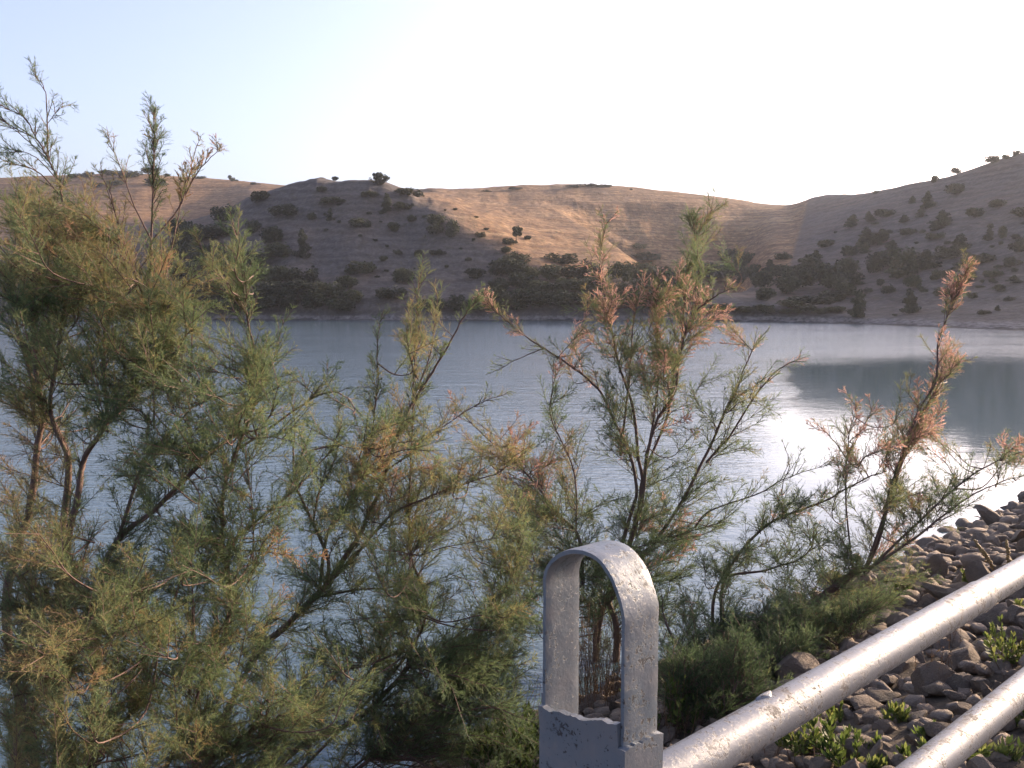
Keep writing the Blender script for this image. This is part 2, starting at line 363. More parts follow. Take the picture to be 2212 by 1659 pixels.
# ------------------------------------------------------------------ lake
mb = MB(); mb.add([(-1300, -700, 0), (1300, -700, 0), (1300, 900, 0), (-1300, 900, 0)], quad=[(0, 1, 2, 3)])
tag(mb.build("lake_water", M_WATER), kind="structure")

# ------------------------------------------------------------------ haze volume added over the reservoir to lift the far shadows
HX, HY0, HY1, HZ0, HZ1 = 1400, -800, 1000, -4.0, 66.0
mb = MB(); mb.add([(x, y, z) for z in (HZ0, HZ1) for y in (HY0, HY1) for x in (-HX, HX)], quad=[(0, 2, 3, 1), (4, 5, 7, 6), (0, 1, 5, 4), (2, 6, 7, 3), (0, 4, 6, 2), (1, 3, 7, 5)])
k = NT("haze_air"); k.N.remove(k.b)
pv = k.n("ShaderNodeVolumePrincipled", Density=HAZE, Anisotropy=.45); pv.inputs["Color"].default_value = (.86, .90, 1.0, 1)
k.l(pv.outputs[0], k.out.inputs["Volume"])
o = mb.build("haze", k.m); tag(o, "thin pale haze added over the lake to lighten the far shadows", "haze", kind="stuff")
# ------------------------------------------------------------------ dam bank
ZC = HC - 1.70
def bank_z(s, t=0.0):
    s = np.asarray(s, float)
    z = np.where(s < 1.1, ZC, ZC - (s - 1.1) * .447)
    return z
def ground_pt(px, py):
    """point of the dam bank seen at (px,py)"""
    lo, hi = .5, 60.
    for _ in range(50):
        m = (lo + hi) / 2; q = P(px, py, m); s = N2 @ q[:2]
        if q[2] > bank_z(s): lo = m
        else: hi = m
    return P(px, py, (lo + hi) / 2)
ts = np.concatenate([np.linspace(-400, -6, 60, endpoint=False), np.linspace(-6, 16, 260, endpoint=False), np.linspace(16, 110, 150)])
ss = np.concatenate([np.linspace(-400, .4, 60, endpoint=False), np.linspace(.4, 7.5, 90, endpoint=False), np.linspace(7.5, 16, 8)])
S_, T_ = np.meshgrid(ss, ts, indexing='ij')
Zb = np.maximum(bank_z(S_), -2.0) + np.where(S_ > .9, .05 * fbm(S_ * 2.2, T_ * 2.2, 4, 3), .012 * fbm(S_ * 3, T_ * 3, 3, 3))
XY = S_[..., None] * N2 + T_[..., None] * D2
nr, nc = S_.shape; ii, jj = np.meshgrid(np.arange(nr - 1), np.arange(nc - 1), indexing='ij')
mb = MB(); mb.add(np.concatenate([XY, Zb[..., None]], -1).reshape(-1, 3), quad=np.stack([ii * nc + jj, (ii + 1) * nc + jj, (ii + 1) * nc + jj + 1, ii * nc + jj + 1], -1).reshape(-1, 4))
tag(mb.build("dam_bank", M_GROUND, smooth=True), kind="structure")

# ------------------------------------------------------------------ riprap stones
def ico(sub):
    import bmesh
    bm = bmesh.new(); bmesh.ops.create_icosphere(bm, subdivisions=sub, radius=1)
    v = np.array([x.co for x in bm.verts]); f = np.array([[y.index for y in x.verts] for x in bm.faces]); bm.free(); return v, f
def stone_shape(seed, sub, cuts, flat=.62):
    rg = np.random.default_rng(seed); v, f = ico(sub)
    v = v * (1, rg.uniform(.62, .9), flat * rg.uniform(.8, 1.15))
    for _ in range(cuts):
        n = unit(rg.normal(size=3)); h = rg.uniform(.45, .84) * np.max(v @ n)
        d = np.clip(v @ n - h, 0, None); v = v - d[:, None] * n * .93
    nz = np.stack([fbm(v[:, 0] * 2.1 + k * 7 + seed, v[:, 1] * 2.1 + v[:, 2] * 1.7, 4, seed + k) for k in range(3)], -1)
    return v + .035 * nz, f
SHAPES = [("rounded", 8, .5), ("angular", 18, .52), ("flat", 12, .32), ("blocky", 20, .62)]
PROT = []
for k in range(12):
    nm, cuts, fl = SHAPES[k % 4]; v, f = stone_shape(100 + k, 3, cuts, fl)
    mb = MB(); mb.add(v, tri=f, tint=(k * .37) % 1); me = mb.mesh("stone", M_STONE, smooth=True); me.set_sharp_from_angle(angle=R(24))
    PROT.append((nm, me))
LOW = [stone_shape(300 + k, 2, 7, .55) for k in range(8)]
rg = np.random.default_rng(5); cand = []
for (t0, t1, ds) in ((-1.5, 5, .125), (5, 12, .17), (12, 60, .26)):
    for t in np.arange(t0, t1, ds):
        for s in np.arange(1.05, 5.7, ds * .92):
            sz = ds * rg.uniform(.38, .85) * (1.7 if rg.random() < .16 else 1)
            cand.append((s + rg.uniform(-.45, .45) * ds, t + rg.uniform(-.45, .45) * ds, sz))
cand = np.array(cand); xy = cand[:, :1] * N2 + cand[:, 1:2] * D2
zz = bank_z(cand[:, 0]) + cand[:, 2] * rg.uniform(-.05, .42, len(cand))
pos = np.concatenate([xy, zz[:, None]], 1); qx, qy = proj(pos)
vis = (pos[:, 1] > .6) & (qx > 1250) & (qx < 2290) & (qy > 900) & (qy < 1730)
# hidden behind the dark tamarisks on the left part of the bank
open_ = vis & ((qx - 1500) * .62 + (qy - 1300) > 0)
area = np.where(open_, (cand[:, 2] / np.linalg.norm(pos - [0, 0, HC], axis=1)) ** 2, 0)
top = np.argsort(-area)[:300]; istop = np.zeros(len(cand), bool); istop[top] = True
def rail_zone(px, py):
    up = 1234 - .53 * (px - 2212); lo = 1480 - .8 * (px - 2212)
    if py < up: return "above the upper pipe" 
    if py < lo: return "between the two pipes"
    return "under the lower pipe"
stones = []
for i in np.where(istop)[0]:
    nm, me = PROT[rg.integers(len(PROT))]
    o = bpy.data.objects.new("riprap_stone", me); C.objects.link(o); stones.append(o)
    o.location = pos[i]; s = cand[i, 2]
    o.scale = (s * rg.uniform(.85, 1.2), s * rg.uniform(.8, 1.05), s * rg.uniform(.75, 1.1))
    tilt = .447 * .7
    o.rotation_euler = (rg.normal(0, .42), rg.normal(0, .42), rg.uniform(0, 6.28))
    size = "large" if s > .15 else ("small" if s < .095 else "mid-sized")
    near = "near the waterline" if cand[i, 0] > 3.9 else ("high on the bank" if cand[i, 0] < 2.2 else "halfway down the bank")
    tag(o, f"{size} {nm} grey-brown stone of the riprap seen {rail_zone(qx[i], qy[i])}, {near}", "stone", "stones of the riprap bank")
mb = MB()
for i in np.where(~istop & (pos[:, 1] > -1.5))[0]:
    v, f = LOW[rg.integers(8)]; a = rg.uniform(0, 6.28); ca, sa = math.cos(a), math.sin(a)
    w = v * cand[i, 2] * rg.uniform(.85, 1.15, 3); tz = rg.normal(0, .25)
    w = w @ np.array([[1, 0, 0], [0, math.cos(tz), -math.sin(tz)], [0, math.sin(tz), math.cos(tz)]])
    w = w @ np.array([[ca, sa, 0], [-sa, ca, 0], [0, 0, 1]]); mb.add(w + pos[i], tri=f, tint=rg.random())
tag(mb.build("riprap_rubble", M_STONE, smooth=True), "loose grey-brown riprap rubble covering the dam bank down to the water", "rubble", kind="stuff")

# ------------------------------------------------------------------ railing
HU, HL, RP, RL = .781, 1.147, .0383, .0415
rail = empty("steel_railing", W2(.85, .96, ZC), "worn silver painted steel pipe railing with a strap-topped end post along the dam", "railing")
def pipe(name, h, r, t0, t1, joint=None):
    mb = MB(); t = np.concatenate([np.arange(t0, min(t1, 9), .02), np.arange(9, t1, .5)])
    rr = np.full(len(t), r)
    if joint: rr = np.where(t < joint, r * 1.01, r * .95) + r * .09 * np.exp(-((t - joint) / .013) ** 2)
    rr = rr * (1 + .006 * vnoise(t * 9, t * 0, 4))
    p = np.stack([*(np.outer(t, D2) + .85 * N2).T, np.full(len(t), HC - h)], -1)
    tube(mb, p, rr, 40, cap=True); o = mb.build(name, M_PIPE, smooth=True); reparent(o, rail); return o
bpy.context.view_layer.update()
up = pipe("pipe", HU, RP, 1.0, 60, joint=2.42); tag(up, "thick upper pipe with a welded sleeve joint and rust patches")
pipe("pipe", HL, RL, 1.0, 60)
# weld lug sitting on the upper pipe
v, f = stone_shape(77, 3, 4, .6); mb = MB(); q = np.array(W2(.85 + .012, 1.42, HC - HU + RP * .97))
rot = np.array([[D2[0], D2[1], 0], [-D2[1], D2[0], 0], [0, 0, 1]]); mb.add((v * (.030, .013, .008)) @ rot + q, tri=f)
o = mb.build("weld_lump", M_PIPE, smooth=True); reparent(o, rail)
# end post: bent flat strap, welded on a box post
TP, SP, A_, WD, TK = .962, .867, .0794, .075, .0075
def z_at(s, t, py):
    """height at rail position (s,t) that is seen at photo height py"""
    zc = (CY - py) / F; return HC + (-ST + CT * zc) / (CT + ST * zc) * (N2 * s + D2 * t)[1]
mb = MB(); zt = HC - .372 - A_; z0 = z_at(SP + A_, TP - WD / 2, 1620)
path = [(A_, z) for z in np.linspace(z0, zt, 26)] + [(A_ * math.cos(a) + .004 * math.sin(3 * a), zt + A_ * 1.0 * math.sin(a)) for a in np.linspace(0, math.pi, 34)[1:-1]] + [(-A_, z) for z in np.linspace(zt, z_at(SP - A_, TP - WD / 2, 1650), 26)]
path = np.array(path); tan = unit(np.gradient(path, axis=0)); nor = np.stack([tan[:, 1], -tan[:, 0]], -1)
nw = 9; rows = []
for sgn in (1, -1):
    for w in np.linspace(-.5, .5, nw):
        edge = .0005 * vnoise(np.arange(len(path)) * .35, np.full(len(path), w * 3 + 5 * sgn), 8) + .0005 * (abs(w) == .5) * vnoise(np.arange(len(path)) * 2.1, np.full(len(path), 3.3), 9)
        th_ = TK / 2 * (1 - .25 * (abs(w) == .5))
        u = path + nor * (sgn * th_ + edge)[:, None]; t = TP + WD * w * (1 + .02 * vnoise(np.arange(len(path)) * .35, np.full(len(path), w), 5))
        rows.append(np.stack([*((SP + u[:, 0])[:, None] * N2 + np.broadcast_to(t, (len(path),))[:, None] * D2).T, u[:, 1]], -1))
ring = rows[:nw] + rows[nw:][::-1]; rings = np.stack(ring, 1); n, m = rings.shape[:2]
i, j = np.meshgrid(np.arange(n - 1), np.arange(m), indexing='ij'); k2 = (j + 1) % m
mb.add(rings.reshape(-1, 3), quad=np.stack([i * m + j, i * m + k2, (i + 1) * m + k2, (i + 1) * m + j], -1).reshape(-1, 4))
o = mb.build("strap", M_POST, smooth=True); smooth_by_angle(o); reparent(o, rail); tag(o, "flat steel strap bent into an upside-down U on top of the post")
# flame-cut cover plate closing the near side, and the box post below the strap
def plate(name, s0, s1, t0, t1, zb, ztop, ns=40, nz=30, rough=.006, mat=M_POST):
    """upright slab across the rail direction with a ragged upper edge; ztop(frac)->height"""
    mb = MB(); s = np.linspace(s0, s1, ns); fr = np.linspace(0, 1, ns)
    zt_ = np.array([ztop(x) for x in fr]) + rough * fbm(fr * 9 + 3.3, fr * 0 + 2.7, 4, 41)
    vs_ = []
    for t in (t0, t1):
        for k in range(nz + 1):
            z = zb + (zt_ - zb) * k / nz
            tt = t + (.0012 * fbm(s * 30, z * 30, 3, 6) if t == t0 else 0) - (.003 if (t == t0 and k == nz) else 0)
            vs_.append(np.stack([*(s[:, None] * N2 + np.broadcast_to(tt, s.shape)[:, None] * D2).T, z], -1))
    g = np.array(vs_); K = nz + 1; q = []
    idx = lambda a, k, i: (a * K + k) * ns + i
    for k in range(nz):
        for i in range(ns - 1):
            q.append((idx(0, k, i), idx(0, k, i + 1), idx(0, k + 1, i + 1), idx(0, k + 1, i))); q.append((idx(1, k, i), idx(1, k + 1, i), idx(1, k + 1, i + 1), idx(1, k, i + 1)))
    for i in range(ns - 1): q.append((idx(0, nz, i), idx(0, nz, i + 1), idx(1, nz, i + 1), idx(1, nz, i))); q.append((idx(0, 0, i), idx(1, 0, i), idx(1, 0, i + 1), idx(0, 0, i + 1)))
    for k in range(nz):
        q.append((idx(0, k, 0), idx(0, k + 1, 0), idx(1, k + 1, 0), idx(1, k, 0))); q.append((idx(0, k, ns - 1), idx(1, k, ns - 1), idx(1, k + 1, ns - 1), idx(0, k + 1, ns - 1)))
    mb.add(g.reshape(-1, 3), quad=q); o = mb.build(name, mat, smooth=True); smooth_by_angle(o, 30); reparent(o, rail); return o
E_ = A_ + TK
pl = plate("cover_plate", SP - A_ + .004, SP + E_ - .002, TP - WD / 2 - .004, TP - WD / 2 + .004, ZC, lambda x: z_at(SP - A_ + x * 2 * A_, TP - WD / 2, 1562 - 39 * x ** 1.6), rough=.008)
tag(pl, "blue-grey plate with a ragged flame-cut upper edge closing the post")
def slab_along(name, s0, s1, t0, t1, ztop, seed, rough=.005):
    mb = MB(); nt = 24; nz = 30; t = np.linspace(t0, t1, nt); fr = np.linspace(0, 1, nt)
    zt_ = ztop + rough * fbm(fr * 9, fr * 0 + seed, 3, seed); g = []
    for s in (s0, s1):
        for k in range(nz + 1):
            z = ZC + (zt_ - ZC) * k / nz; sx = s + .001 * fbm(t * 25, z * 25, 3, seed)
            g.append(np.stack([*(sx[:, None] * N2 + t[:, None] * D2).T, z], -1))
    K = nz + 1; idx = lambda a, k, i: (a * K + k) * nt + i; q = []
    for k in range(nz):
        for i in range(nt - 1):
            q.append((idx(0, k, i), idx(0, k + 1, i), idx(0, k + 1, i + 1), idx(0, k, i + 1))); q.append((idx(1, k, i), idx(1, k, i + 1), idx(1, k + 1, i + 1), idx(1, k + 1, i)))
        q.append((idx(0, k, 0), idx(1, k, 0), idx(1, k + 1, 0), idx(0, k + 1, 0))); q.append((idx(0, k, nt - 1), idx(0, k + 1, nt - 1), idx(1, k + 1, nt - 1), idx(1, k, nt - 1)))
    for i in range(nt - 1): q.append((idx(0, nz, i), idx(1, nz, i), idx(1, nz, i + 1), idx(0, nz, i + 1)))
    mb.add(np.array(g).reshape(-1, 3), quad=q); o = mb.build(name, M_POST, smooth=True); smooth_by_angle(o, 30); reparent(o, rail); return o
slab_along("post_side", SP - A_ - .011, SP - A_ + .003, TP - WD / 2 - .006, TP + WD / 2 + .005, z_at(SP + A_, TP, 1515), 61)
slab_along("post_side", SP + A_ - .003, SP + A_ + .011, TP - WD / 2 + .005, TP + WD / 2 - .008, z_at(SP - A_, TP, 1562), 67)

# ------------------------------------------------------------------ scrub and trees on the far hills
def crown(rg, lobes, n, leaf, base=0.0):
    """leaf clumps scattered through overlapping lobes; returns verts, tint"""
    lo = np.array([l[:3] for l in lobes]); ra = np.array([l[3:6] for l in lobes])
    w = np.prod(ra, 1) ** .67; k = rg.choice(len(lobes), n, p=w / w.sum())
    d = unit(rg.normal(size=(n, 3))); rr = rg.uniform(.35, 1.0, n) ** .45
    nzv = 1 + .42 * fbm(d[:, 0] * 2.5 + k * 3.1, d[:, 1] * 2.5 + d[:, 2] * 2, 3, 4)
    p = lo[k] + d * ra[k] * (rr * nzv)[:, None]; p = p[p[:, 2] > base]
    n = len(p); a = unit(rg.normal(size=(n, 3))); b = unit(np.cross(a, rg.normal(size=(n, 3))))
    s = leaf * rg.uniform(.5, 1.3, n)[:, None]
    v = np.stack([p - a * s - b * s * .45, p + a * s * .1 - b * s * .7, p + a * s + b * s * .3, p - a * s * .1 + b * s * .75], 1)
    tint = np.clip(rg.normal(.5, .16, n) + .35 * vnoise(p[:, 0] * 5, p[:, 1] * 5 + p[:, 2] * 4, 2), 0, 1)
    return v.reshape(-1, 3), np.repeat(tint, 4)
def proto(kind, seed):
    rg = np.random.default_rng(seed); L = []
    if kind == "round":
        for _ in range(9): L.append((rg.uniform(-.26, .26), rg.uniform(-.26, .26), rg.uniform(.22, .66), rg.uniform(.2, .3), rg.uniform(.2, .3), rg.uniform(.2, .3)))
        v, t = crown(rg, L, 1500, .05)
    elif kind == "low":
        for _ in range(11): L.append((rg.uniform(-.36, .36), rg.uniform(-.3, .3), rg.uniform(.15, .6), rg.uniform(.14, .24), rg.uniform(.14, .24), rg.uniform(.2, .38)))
        v, t = crown(rg, L, 1500, .045)
    elif kind == "pine":
        for i in range(14):
            z = .12 + .8 * i / 13; r = .42 * (1 - z) ** .75 + .05
            L.append((rg.uniform(-.5, .5) * r, rg.uniform(-.5, .5) * r, z, r * rg.uniform(.55, .9), r * rg.uniform(.55, .9), .09))
        v, t = crown(rg, L, 1700, .042)
    else:
        for _ in range(10):
            a = rg.uniform(0, 6.28); r = rg.uniform(.05, .3)
            L.append((r * math.cos(a), r * math.sin(a), rg.uniform(.4, .85), rg.uniform(.13, .22), rg.uniform(.13, .22), rg.uniform(.08, .15)))
        v, t = crown(rg, L, 1300, .045)
    mb = MB(); n = len(v) // 4; mb.add(v, quad=np.arange(4 * n).reshape(-1, 4), tint=t)
    me = mb.mesh(kind + "_crown", M_FAR)
    mw = MB()
    for _ in range(1 if kind in ("pine", "tree") else 4):
        a = rg.uniform(0, 6.28); l = .03 if kind in ("pine", "tree") else .2
        tube(mw, [(0, 0, -.1), (l * .3 * math.cos(a), l * .3 * math.sin(a), .2), (l * math.cos(a), l * math.sin(a), .5)], [.035, .026, .012] if kind in ("pine", "tree") else [.02, .015, .006], 5)
    return me, mw.mesh(kind + "_wood", M_WOOD)
PR = {k: [proto(k, 10 * i + j) for j in range(3)] for i, k in enumerate(("round", "low", "pine", "tree"))}
rb = np.random.default_rng(9)
NAMES = {"round": ("scrub_bush", "bush"), "low": ("spreading_shrub", "shrub"), "pine": ("pine_tree", "tree"), "tree": ("small_tree", "tree")}
def far_plant(kind, px, py, w, h, label, group=None, parts=False, sink=.06):
    p = on_hill(px, py); d = p[1]; ww, hh = w / F * d, h / F * d
    cm, wm = PR[kind][rb.integers(3)]; nm, cat = NAMES[kind]
    s = (ww * 1.06, ww * 1.06, hh * 1.05); rz = rb.uniform(0, 6.28)
    if parts:
        o = empty(nm, p - [0, 0, sink * hh], label, cat, group); o.scale = s; o.rotation_euler = (0, 0, rz)
        for nn, me in (("crown", cm), ("trunk", wm)):
            c = bpy.data.objects.new(nn, me); C.objects.link(c); c.parent = o
    else:
        o = bpy.data.objects.new(nm, cm); C.objects.link(o); o.location = p - np.array([0, 0, sink * hh]); o.scale = s; o.rotation_euler = (0, 0, rz)
        tag(o, label, cat, group)
    return o
# -- single plants on the rounded hill: kind, base x, base y, width, height, label
ONE = [
 ("round", 567, 436, 44, 27, "dark round bush on the left shoulder of the rounded hill against the golden slope"),
 ("round", 726, 389, 17, 12, "tiny dark bush alone on the very top of the rounded hill"),
 ("low", 882, 423, 63, 19, "long low dark shrub on the hill's brow, just right of the lone tree"),
 ("low", 801, 429, 40, 15, "low dark shrub just below and left of the lone skyline tree"),
 ("low", 699, 417, 24, 14, "small shrub just below the top of the rounded hill, left of its middle"),
 ("low", 721, 442, 52, 19, "low wide shrub in the upper middle of the rounded hill"),
 ("low", 615, 466, 62, 28, "wide dark shrub on the upper left slope of the rounded hill"),
 ("round", 676, 476, 22, 19, "faint small grey-green bush on the rounded hill under the low wide shrub"),
 ("pine", 715, 477, 21, 27, "slender upright small conifer on the middle of the rounded hill"),
 ("pine", 836, 448, 31, 30, "bright green young conifer above a small bush on the right brow of the hill"),
 ("round", 838, 460, 22, 15, "small rounded bush touching the foot of the young green conifer"),
 ("low", 868, 455, 42, 17, "low olive shrub immediately right of the young green conifer"),
 ("low", 777, 493, 52, 23, "dark shrub alone in the middle of the rounded hill's bare slope"),
 ("round", 850, 500, 28, 22, "faint grey-green bush right of the shrub in mid-slope"),
 ("round", 889, 482, 22, 18, "small pale green bush left of the bright leafy clump on the hill's right edge"),
 ("round", 945, 489, 48, 30, "upper left bush of the bright green leafy clump on the hill's right edge"),
 ("round", 976, 512, 40, 40, "right bush of the bright green leafy clump on the hill's right edge"),
 ("low", 940, 507, 42, 24, "lower left bush of the bright green leafy clump on the hill's right edge"),
 ("low", 1039, 512, 24, 13, "small dark shrub standing clear between the leafy clump and the leaning tree"),
 ("tree", 1114, 526, 36, 36, "leaning open-crowned small tree at the right end of the rounded hill's slope"),
 ("low", 1097, 530, 34, 17, "dark shrub at the left foot of the leaning open-crowned tree"),
 ("round", 1139, 519, 17, 11, "tiny bush right beside the leaning open-crowned tree"),
 ("low", 1112, 567, 66, 26, "large dark shrub under the leaning tree"),
 ("round", 1094, 548, 26, 18, "rounded green bush on top of the large dark shrub under the leaning tree"),
 ("low", 1216, 570, 74, 26, "wide green shrub on the pale brow above the dark bluff scrub"),
 ("low", 1377, 543, 35, 14, "small low shrub out on the golden slope at the valley mouth"),
 ("low", 1386, 565, 76, 19, "long low shrub on the golden slope just below the small low one"),
 ("round", 550, 504, 34, 30, "bush at the left of the rounded hill's side, topmost of four dark bushes"),
 ("round", 592, 528, 52, 44, "tall dark bush with two tops on the left side of the rounded hill"),
 ("low", 603, 560, 58, 42, "broad brownish bush below the bush with two tops"),
 ("pine", 655, 557, 40, 62, "tall dark conifer right of the broad brownish bush on the rounded hill"),
 ("low", 785, 592, 64, 32, "dark shrub low on the slope in the middle of the rounded hill"),
 ("low", 859, 550, 20, 12, "small dark tuft of shrub in the middle right of the bare slope"),
 ("round", 902, 555, 20, 17, "faint upright bush between two small dark tufts on the bare slope"),
 ("round", 829, 566, 20, 13, "small bush just above the dark shrub low on the slope"),
 ("low", 946, 551, 36, 13, "flat dark shrub on the right of the bare slope above the scrub"),
 ("low", 1011, 562, 16, 8, "very small shrub at the far right of the bare slope"),
 ("round", 871, 614, 48, 42, "round dark bush behind the pointed tamarisk tip in the middle"),
 ("low", 846, 644, 70, 30, "spreading shrub overhanging the small bluff above the water"),
 ("round", 1024, 601, 44, 25, "grey-green bush left of the dense bluff scrub"),
 ("round", 760, 654, 46, 34, "bush by the water below the shrub low on the slope"),
 ("round", 742, 627, 54, 37, "dark bush beside the spreading ones near the foot of the rounded hill"),
 # valley and right-hand hillside
 ("low", 1688, 560, 37, 18, "solitary dark shrub on the grey slope at the mouth of the gully"),
 ("round", 1780, 535, 40, 20, "bush where the gully meets the right-hand hillside"),
 ("pine", 1854, 685, 50, 60, "wide young pine standing on the shore left of the other shore pine"),
 ("pine", 1963, 677, 48, 54, "dark young pine above the shore, right of the widest shore pine"),
 ("round", 1970, 624, 37, 37, "round-topped tree directly behind the right-hand shore pine"),
 ("round", 1882, 419, 17, 8, "tiny bush at the start of the right-hand skyline"),
 ("round", 2007, 394, 22, 16, "lowest of the windblown trees on the right skyline"),
 ("round", 2049, 377, 22, 18, "windblown tree with bent top, second on the right skyline"),
 ("round", 2131, 354, 33, 20, "wide bushy tree on the right skyline just above the second windblown one"),
 ("round", 2155, 345, 18, 13, "small bush between the two upper trees of the right skyline"),
 ("round", 2178, 338, 19, 14, "uppermost small tree on the right skyline near the picture edge"),
 ("low", 1799, 504, 10, 5, "tiny shrub in the upper gully"),
 ("low", 1918, 633, 32, 22, "small dark shrub on the pale track between the two thickets"),
 ("low", 2012, 518, 42, 17, "low shrub on the upper right hillside beside the bare stripe"),
]
PARTS = {"tall dark conifer", "wide young pine", "dark young pine", "leaning open-cr"}
for kd, x, y, w, h, lb in ONE: far_plant(kd, x, y, w, h, lb, parts=lb[:15] in {s[:15] for s in PARTS})
# -- thickets: individual bushes that nothing tells apart
def thicket(kinds, spots, label, group, big=1.2):
    for x, y, w, h in spots: far_plant(kinds[rb.integers(len(kinds))], x, y, w * big, h * big, label, group)
thicket(("round", "pine"), [(1830, 555, 38, 28), (1866, 548, 32, 24), (1902, 520, 48, 25), (1865, 512, 34, 22), (1834, 490, 42, 26), (1885, 530, 60, 30), (1856, 535, 34, 26), (1919, 545, 50, 26), (1950, 510, 42, 20), (1992, 450, 42, 36), (1962, 440, 22, 17), (2027, 490, 56, 36), (2049, 420, 42, 28), (1902, 470, 48, 22), (1870, 480, 34, 22), (1980, 470, 30, 20), (2010, 500, 36, 22), (1945, 480, 30, 16), (2095, 470, 40, 24), (2140, 450, 36, 22), (2190, 470, 46, 26)],
        "dark bush in the loose scrub of the upper right hillside", "bushes of the upper right hillside", 1.0)
thicket(("round", "pine", "low"), [(1933, 600, 62, 48), (1963, 594, 60, 44), (1995, 582, 70, 42), (1920, 575, 48, 44), (1889, 590, 44, 54), (1953, 572, 70, 44), (2067, 540, 62, 34), (2129, 520, 28, 31), (2158, 515, 24, 30), (2123, 570, 46, 24), (2080, 575, 56, 30), (2040, 560, 60, 34), (2194, 545, 40, 34), (2180, 575, 44, 24), (2024, 640, 32, 20), (2100, 645, 24, 15), (2154, 672, 18, 12), (2013, 607, 24, 14), (1902, 620, 18, 20), (2157, 630, 34, 17), (2189, 613, 40, 17), (2030, 600, 40, 22), (2090, 605, 44, 24), (2140, 600, 40, 20), (2180, 650, 24, 11), (2050, 670, 26, 14), (2120, 680, 22, 11)],
        "bush or young pine in the scattered scrub of the lower right hillside", "bushes of the lower right hillside", 1.0)
thicket(("round", "round", "pine"), [(1644, 622, 50, 42), (1695, 636, 62, 48), (1720, 622, 64, 50), (1780, 620, 66, 60), (1743, 592, 80, 40), (1826, 598, 52, 44), (1690, 600, 50, 32), (1605, 580, 56, 40), (1600, 612, 50, 42), (1650, 648, 54, 28), (1790, 650, 60, 26), (1740, 660, 100, 24), (1800, 628, 50, 36), (1827, 640, 44, 34), (1580, 600, 44, 36), (1700, 665, 60, 20), (1660, 590, 40, 28), (1760, 568, 44, 26), (1570, 566, 40, 26), (1625, 600, 44, 30), (1840, 615, 40, 30)],
        "rounded tree in the dense dark grove at the gully mouth", "trees of the grove at the gully mouth", 1.05)
thicket(("round", "low"), [(x + rb.uniform(-12, 12), y + rb.uniform(-8, 8), rb.uniform(44, 74), rb.uniform(30, 46)) for x, y in
        [(560, 600), (610, 605), (650, 615), (560, 640), (600, 640), (640, 645), (690, 650), (550, 670), (590, 675), (630, 676), (680, 676), (720, 672), (520, 600), (500, 640), (510, 672), (470, 600), (460, 640), (465, 672), (430, 590), (420, 640), (415, 672), (400, 610), (620, 655), (580, 655), (550, 575), (500, 570), (450, 560), (430, 520), (460, 510), (490, 480), (400, 520), (390, 565)]],
        "dark scrub bush in the thicket at the left foot of the rounded hill", "bushes at the left foot of the rounded hill", 1.12)
thicket(("round", "low"), [(x + rb.uniform(-10, 10), y + rb.uniform(-6, 6), rb.uniform(44, 70), rb.uniform(28, 44)) for x, y in
        [(940, 668), (985, 674), (1030, 672), (1090, 676), (1150, 678), (1210, 676), (1130, 655), (1180, 655), (1320, 672), (1360, 670), (1400, 676), (1450, 676), (1075, 600), (1110, 596), (1150, 600), (1190, 604), (1230, 604), (1262, 600), (1080, 628), (1120, 630), (1165, 634), (1205, 632), (1245, 634), (1060, 655), (1330, 610), (1355, 600), (1395, 598), (1340, 636), (1380, 632), (1420, 610), (1410, 640), (1265, 655), (1220, 662), (1290, 620), (1440, 640), (1470, 610), (1500, 600), (1490, 640), (1530, 600)]],
        "dark bush in the scrub crowning the grey bluff by the water", "bushes on the grey bluff", 1.1)
thicket(("low", "round"), [(1560 + 26 * i + rb.uniform(-8, 8), 676 + rb.uniform(-4, 5), rb.uniform(26, 50), rb.uniform(10, 20)) for i in range(11)],
        "low brush along the far waterline below the grove", "waterline brush")
thicket(("low", "round"), [(150, 384, 34, 10), (180, 385, 26, 9), (240, 380, 40, 14), (285, 384, 60, 16), (330, 378, 40, 18), (345, 402, 50, 18), (440, 386, 24, 7), (510, 392, 20, 9), (502, 389, 10, 13), (555, 399, 24, 6), (370, 382, 20, 6), (220, 405, 30, 12), (260, 402, 40, 14), (205, 378, 24, 8)],
        "dark shrub along the crest of the far golden hill on the left", "shrubs on the far left crest", 1.0)
thicket(("low",), [(1236, 405, 40, 6), (1270, 404, 44, 8), (1300, 405, 34, 7), (1050, 415, 22, 4), (1110, 410, 36, 4), (1360, 411, 8, 4)],
        "flat dark patch of scrub along the crest of the middle golden hill", "scrub on the middle crest", 1.0)
thicket(("low", "round"), [(x, y, rb.uniform(6, 13), rb.uniform(4, 8)) for x, y in zip(rb.uniform(620, 1060, 34), rb.uniform(430, 600, 34))],
        "tiny dry tuft on the bare front of the rounded hill", "tufts on the rounded hill", 1.0)
thicket(("low", "round"), [(x, y, rb.uniform(8, 20), rb.uniform(5, 11)) for x, y in zip(rb.uniform(1760, 2212, 40), rb.uniform(480, 690, 40))],
        "tiny shrub dotted over the bare ground of the right hillside", "small shrubs of the right hillside", 1.1)
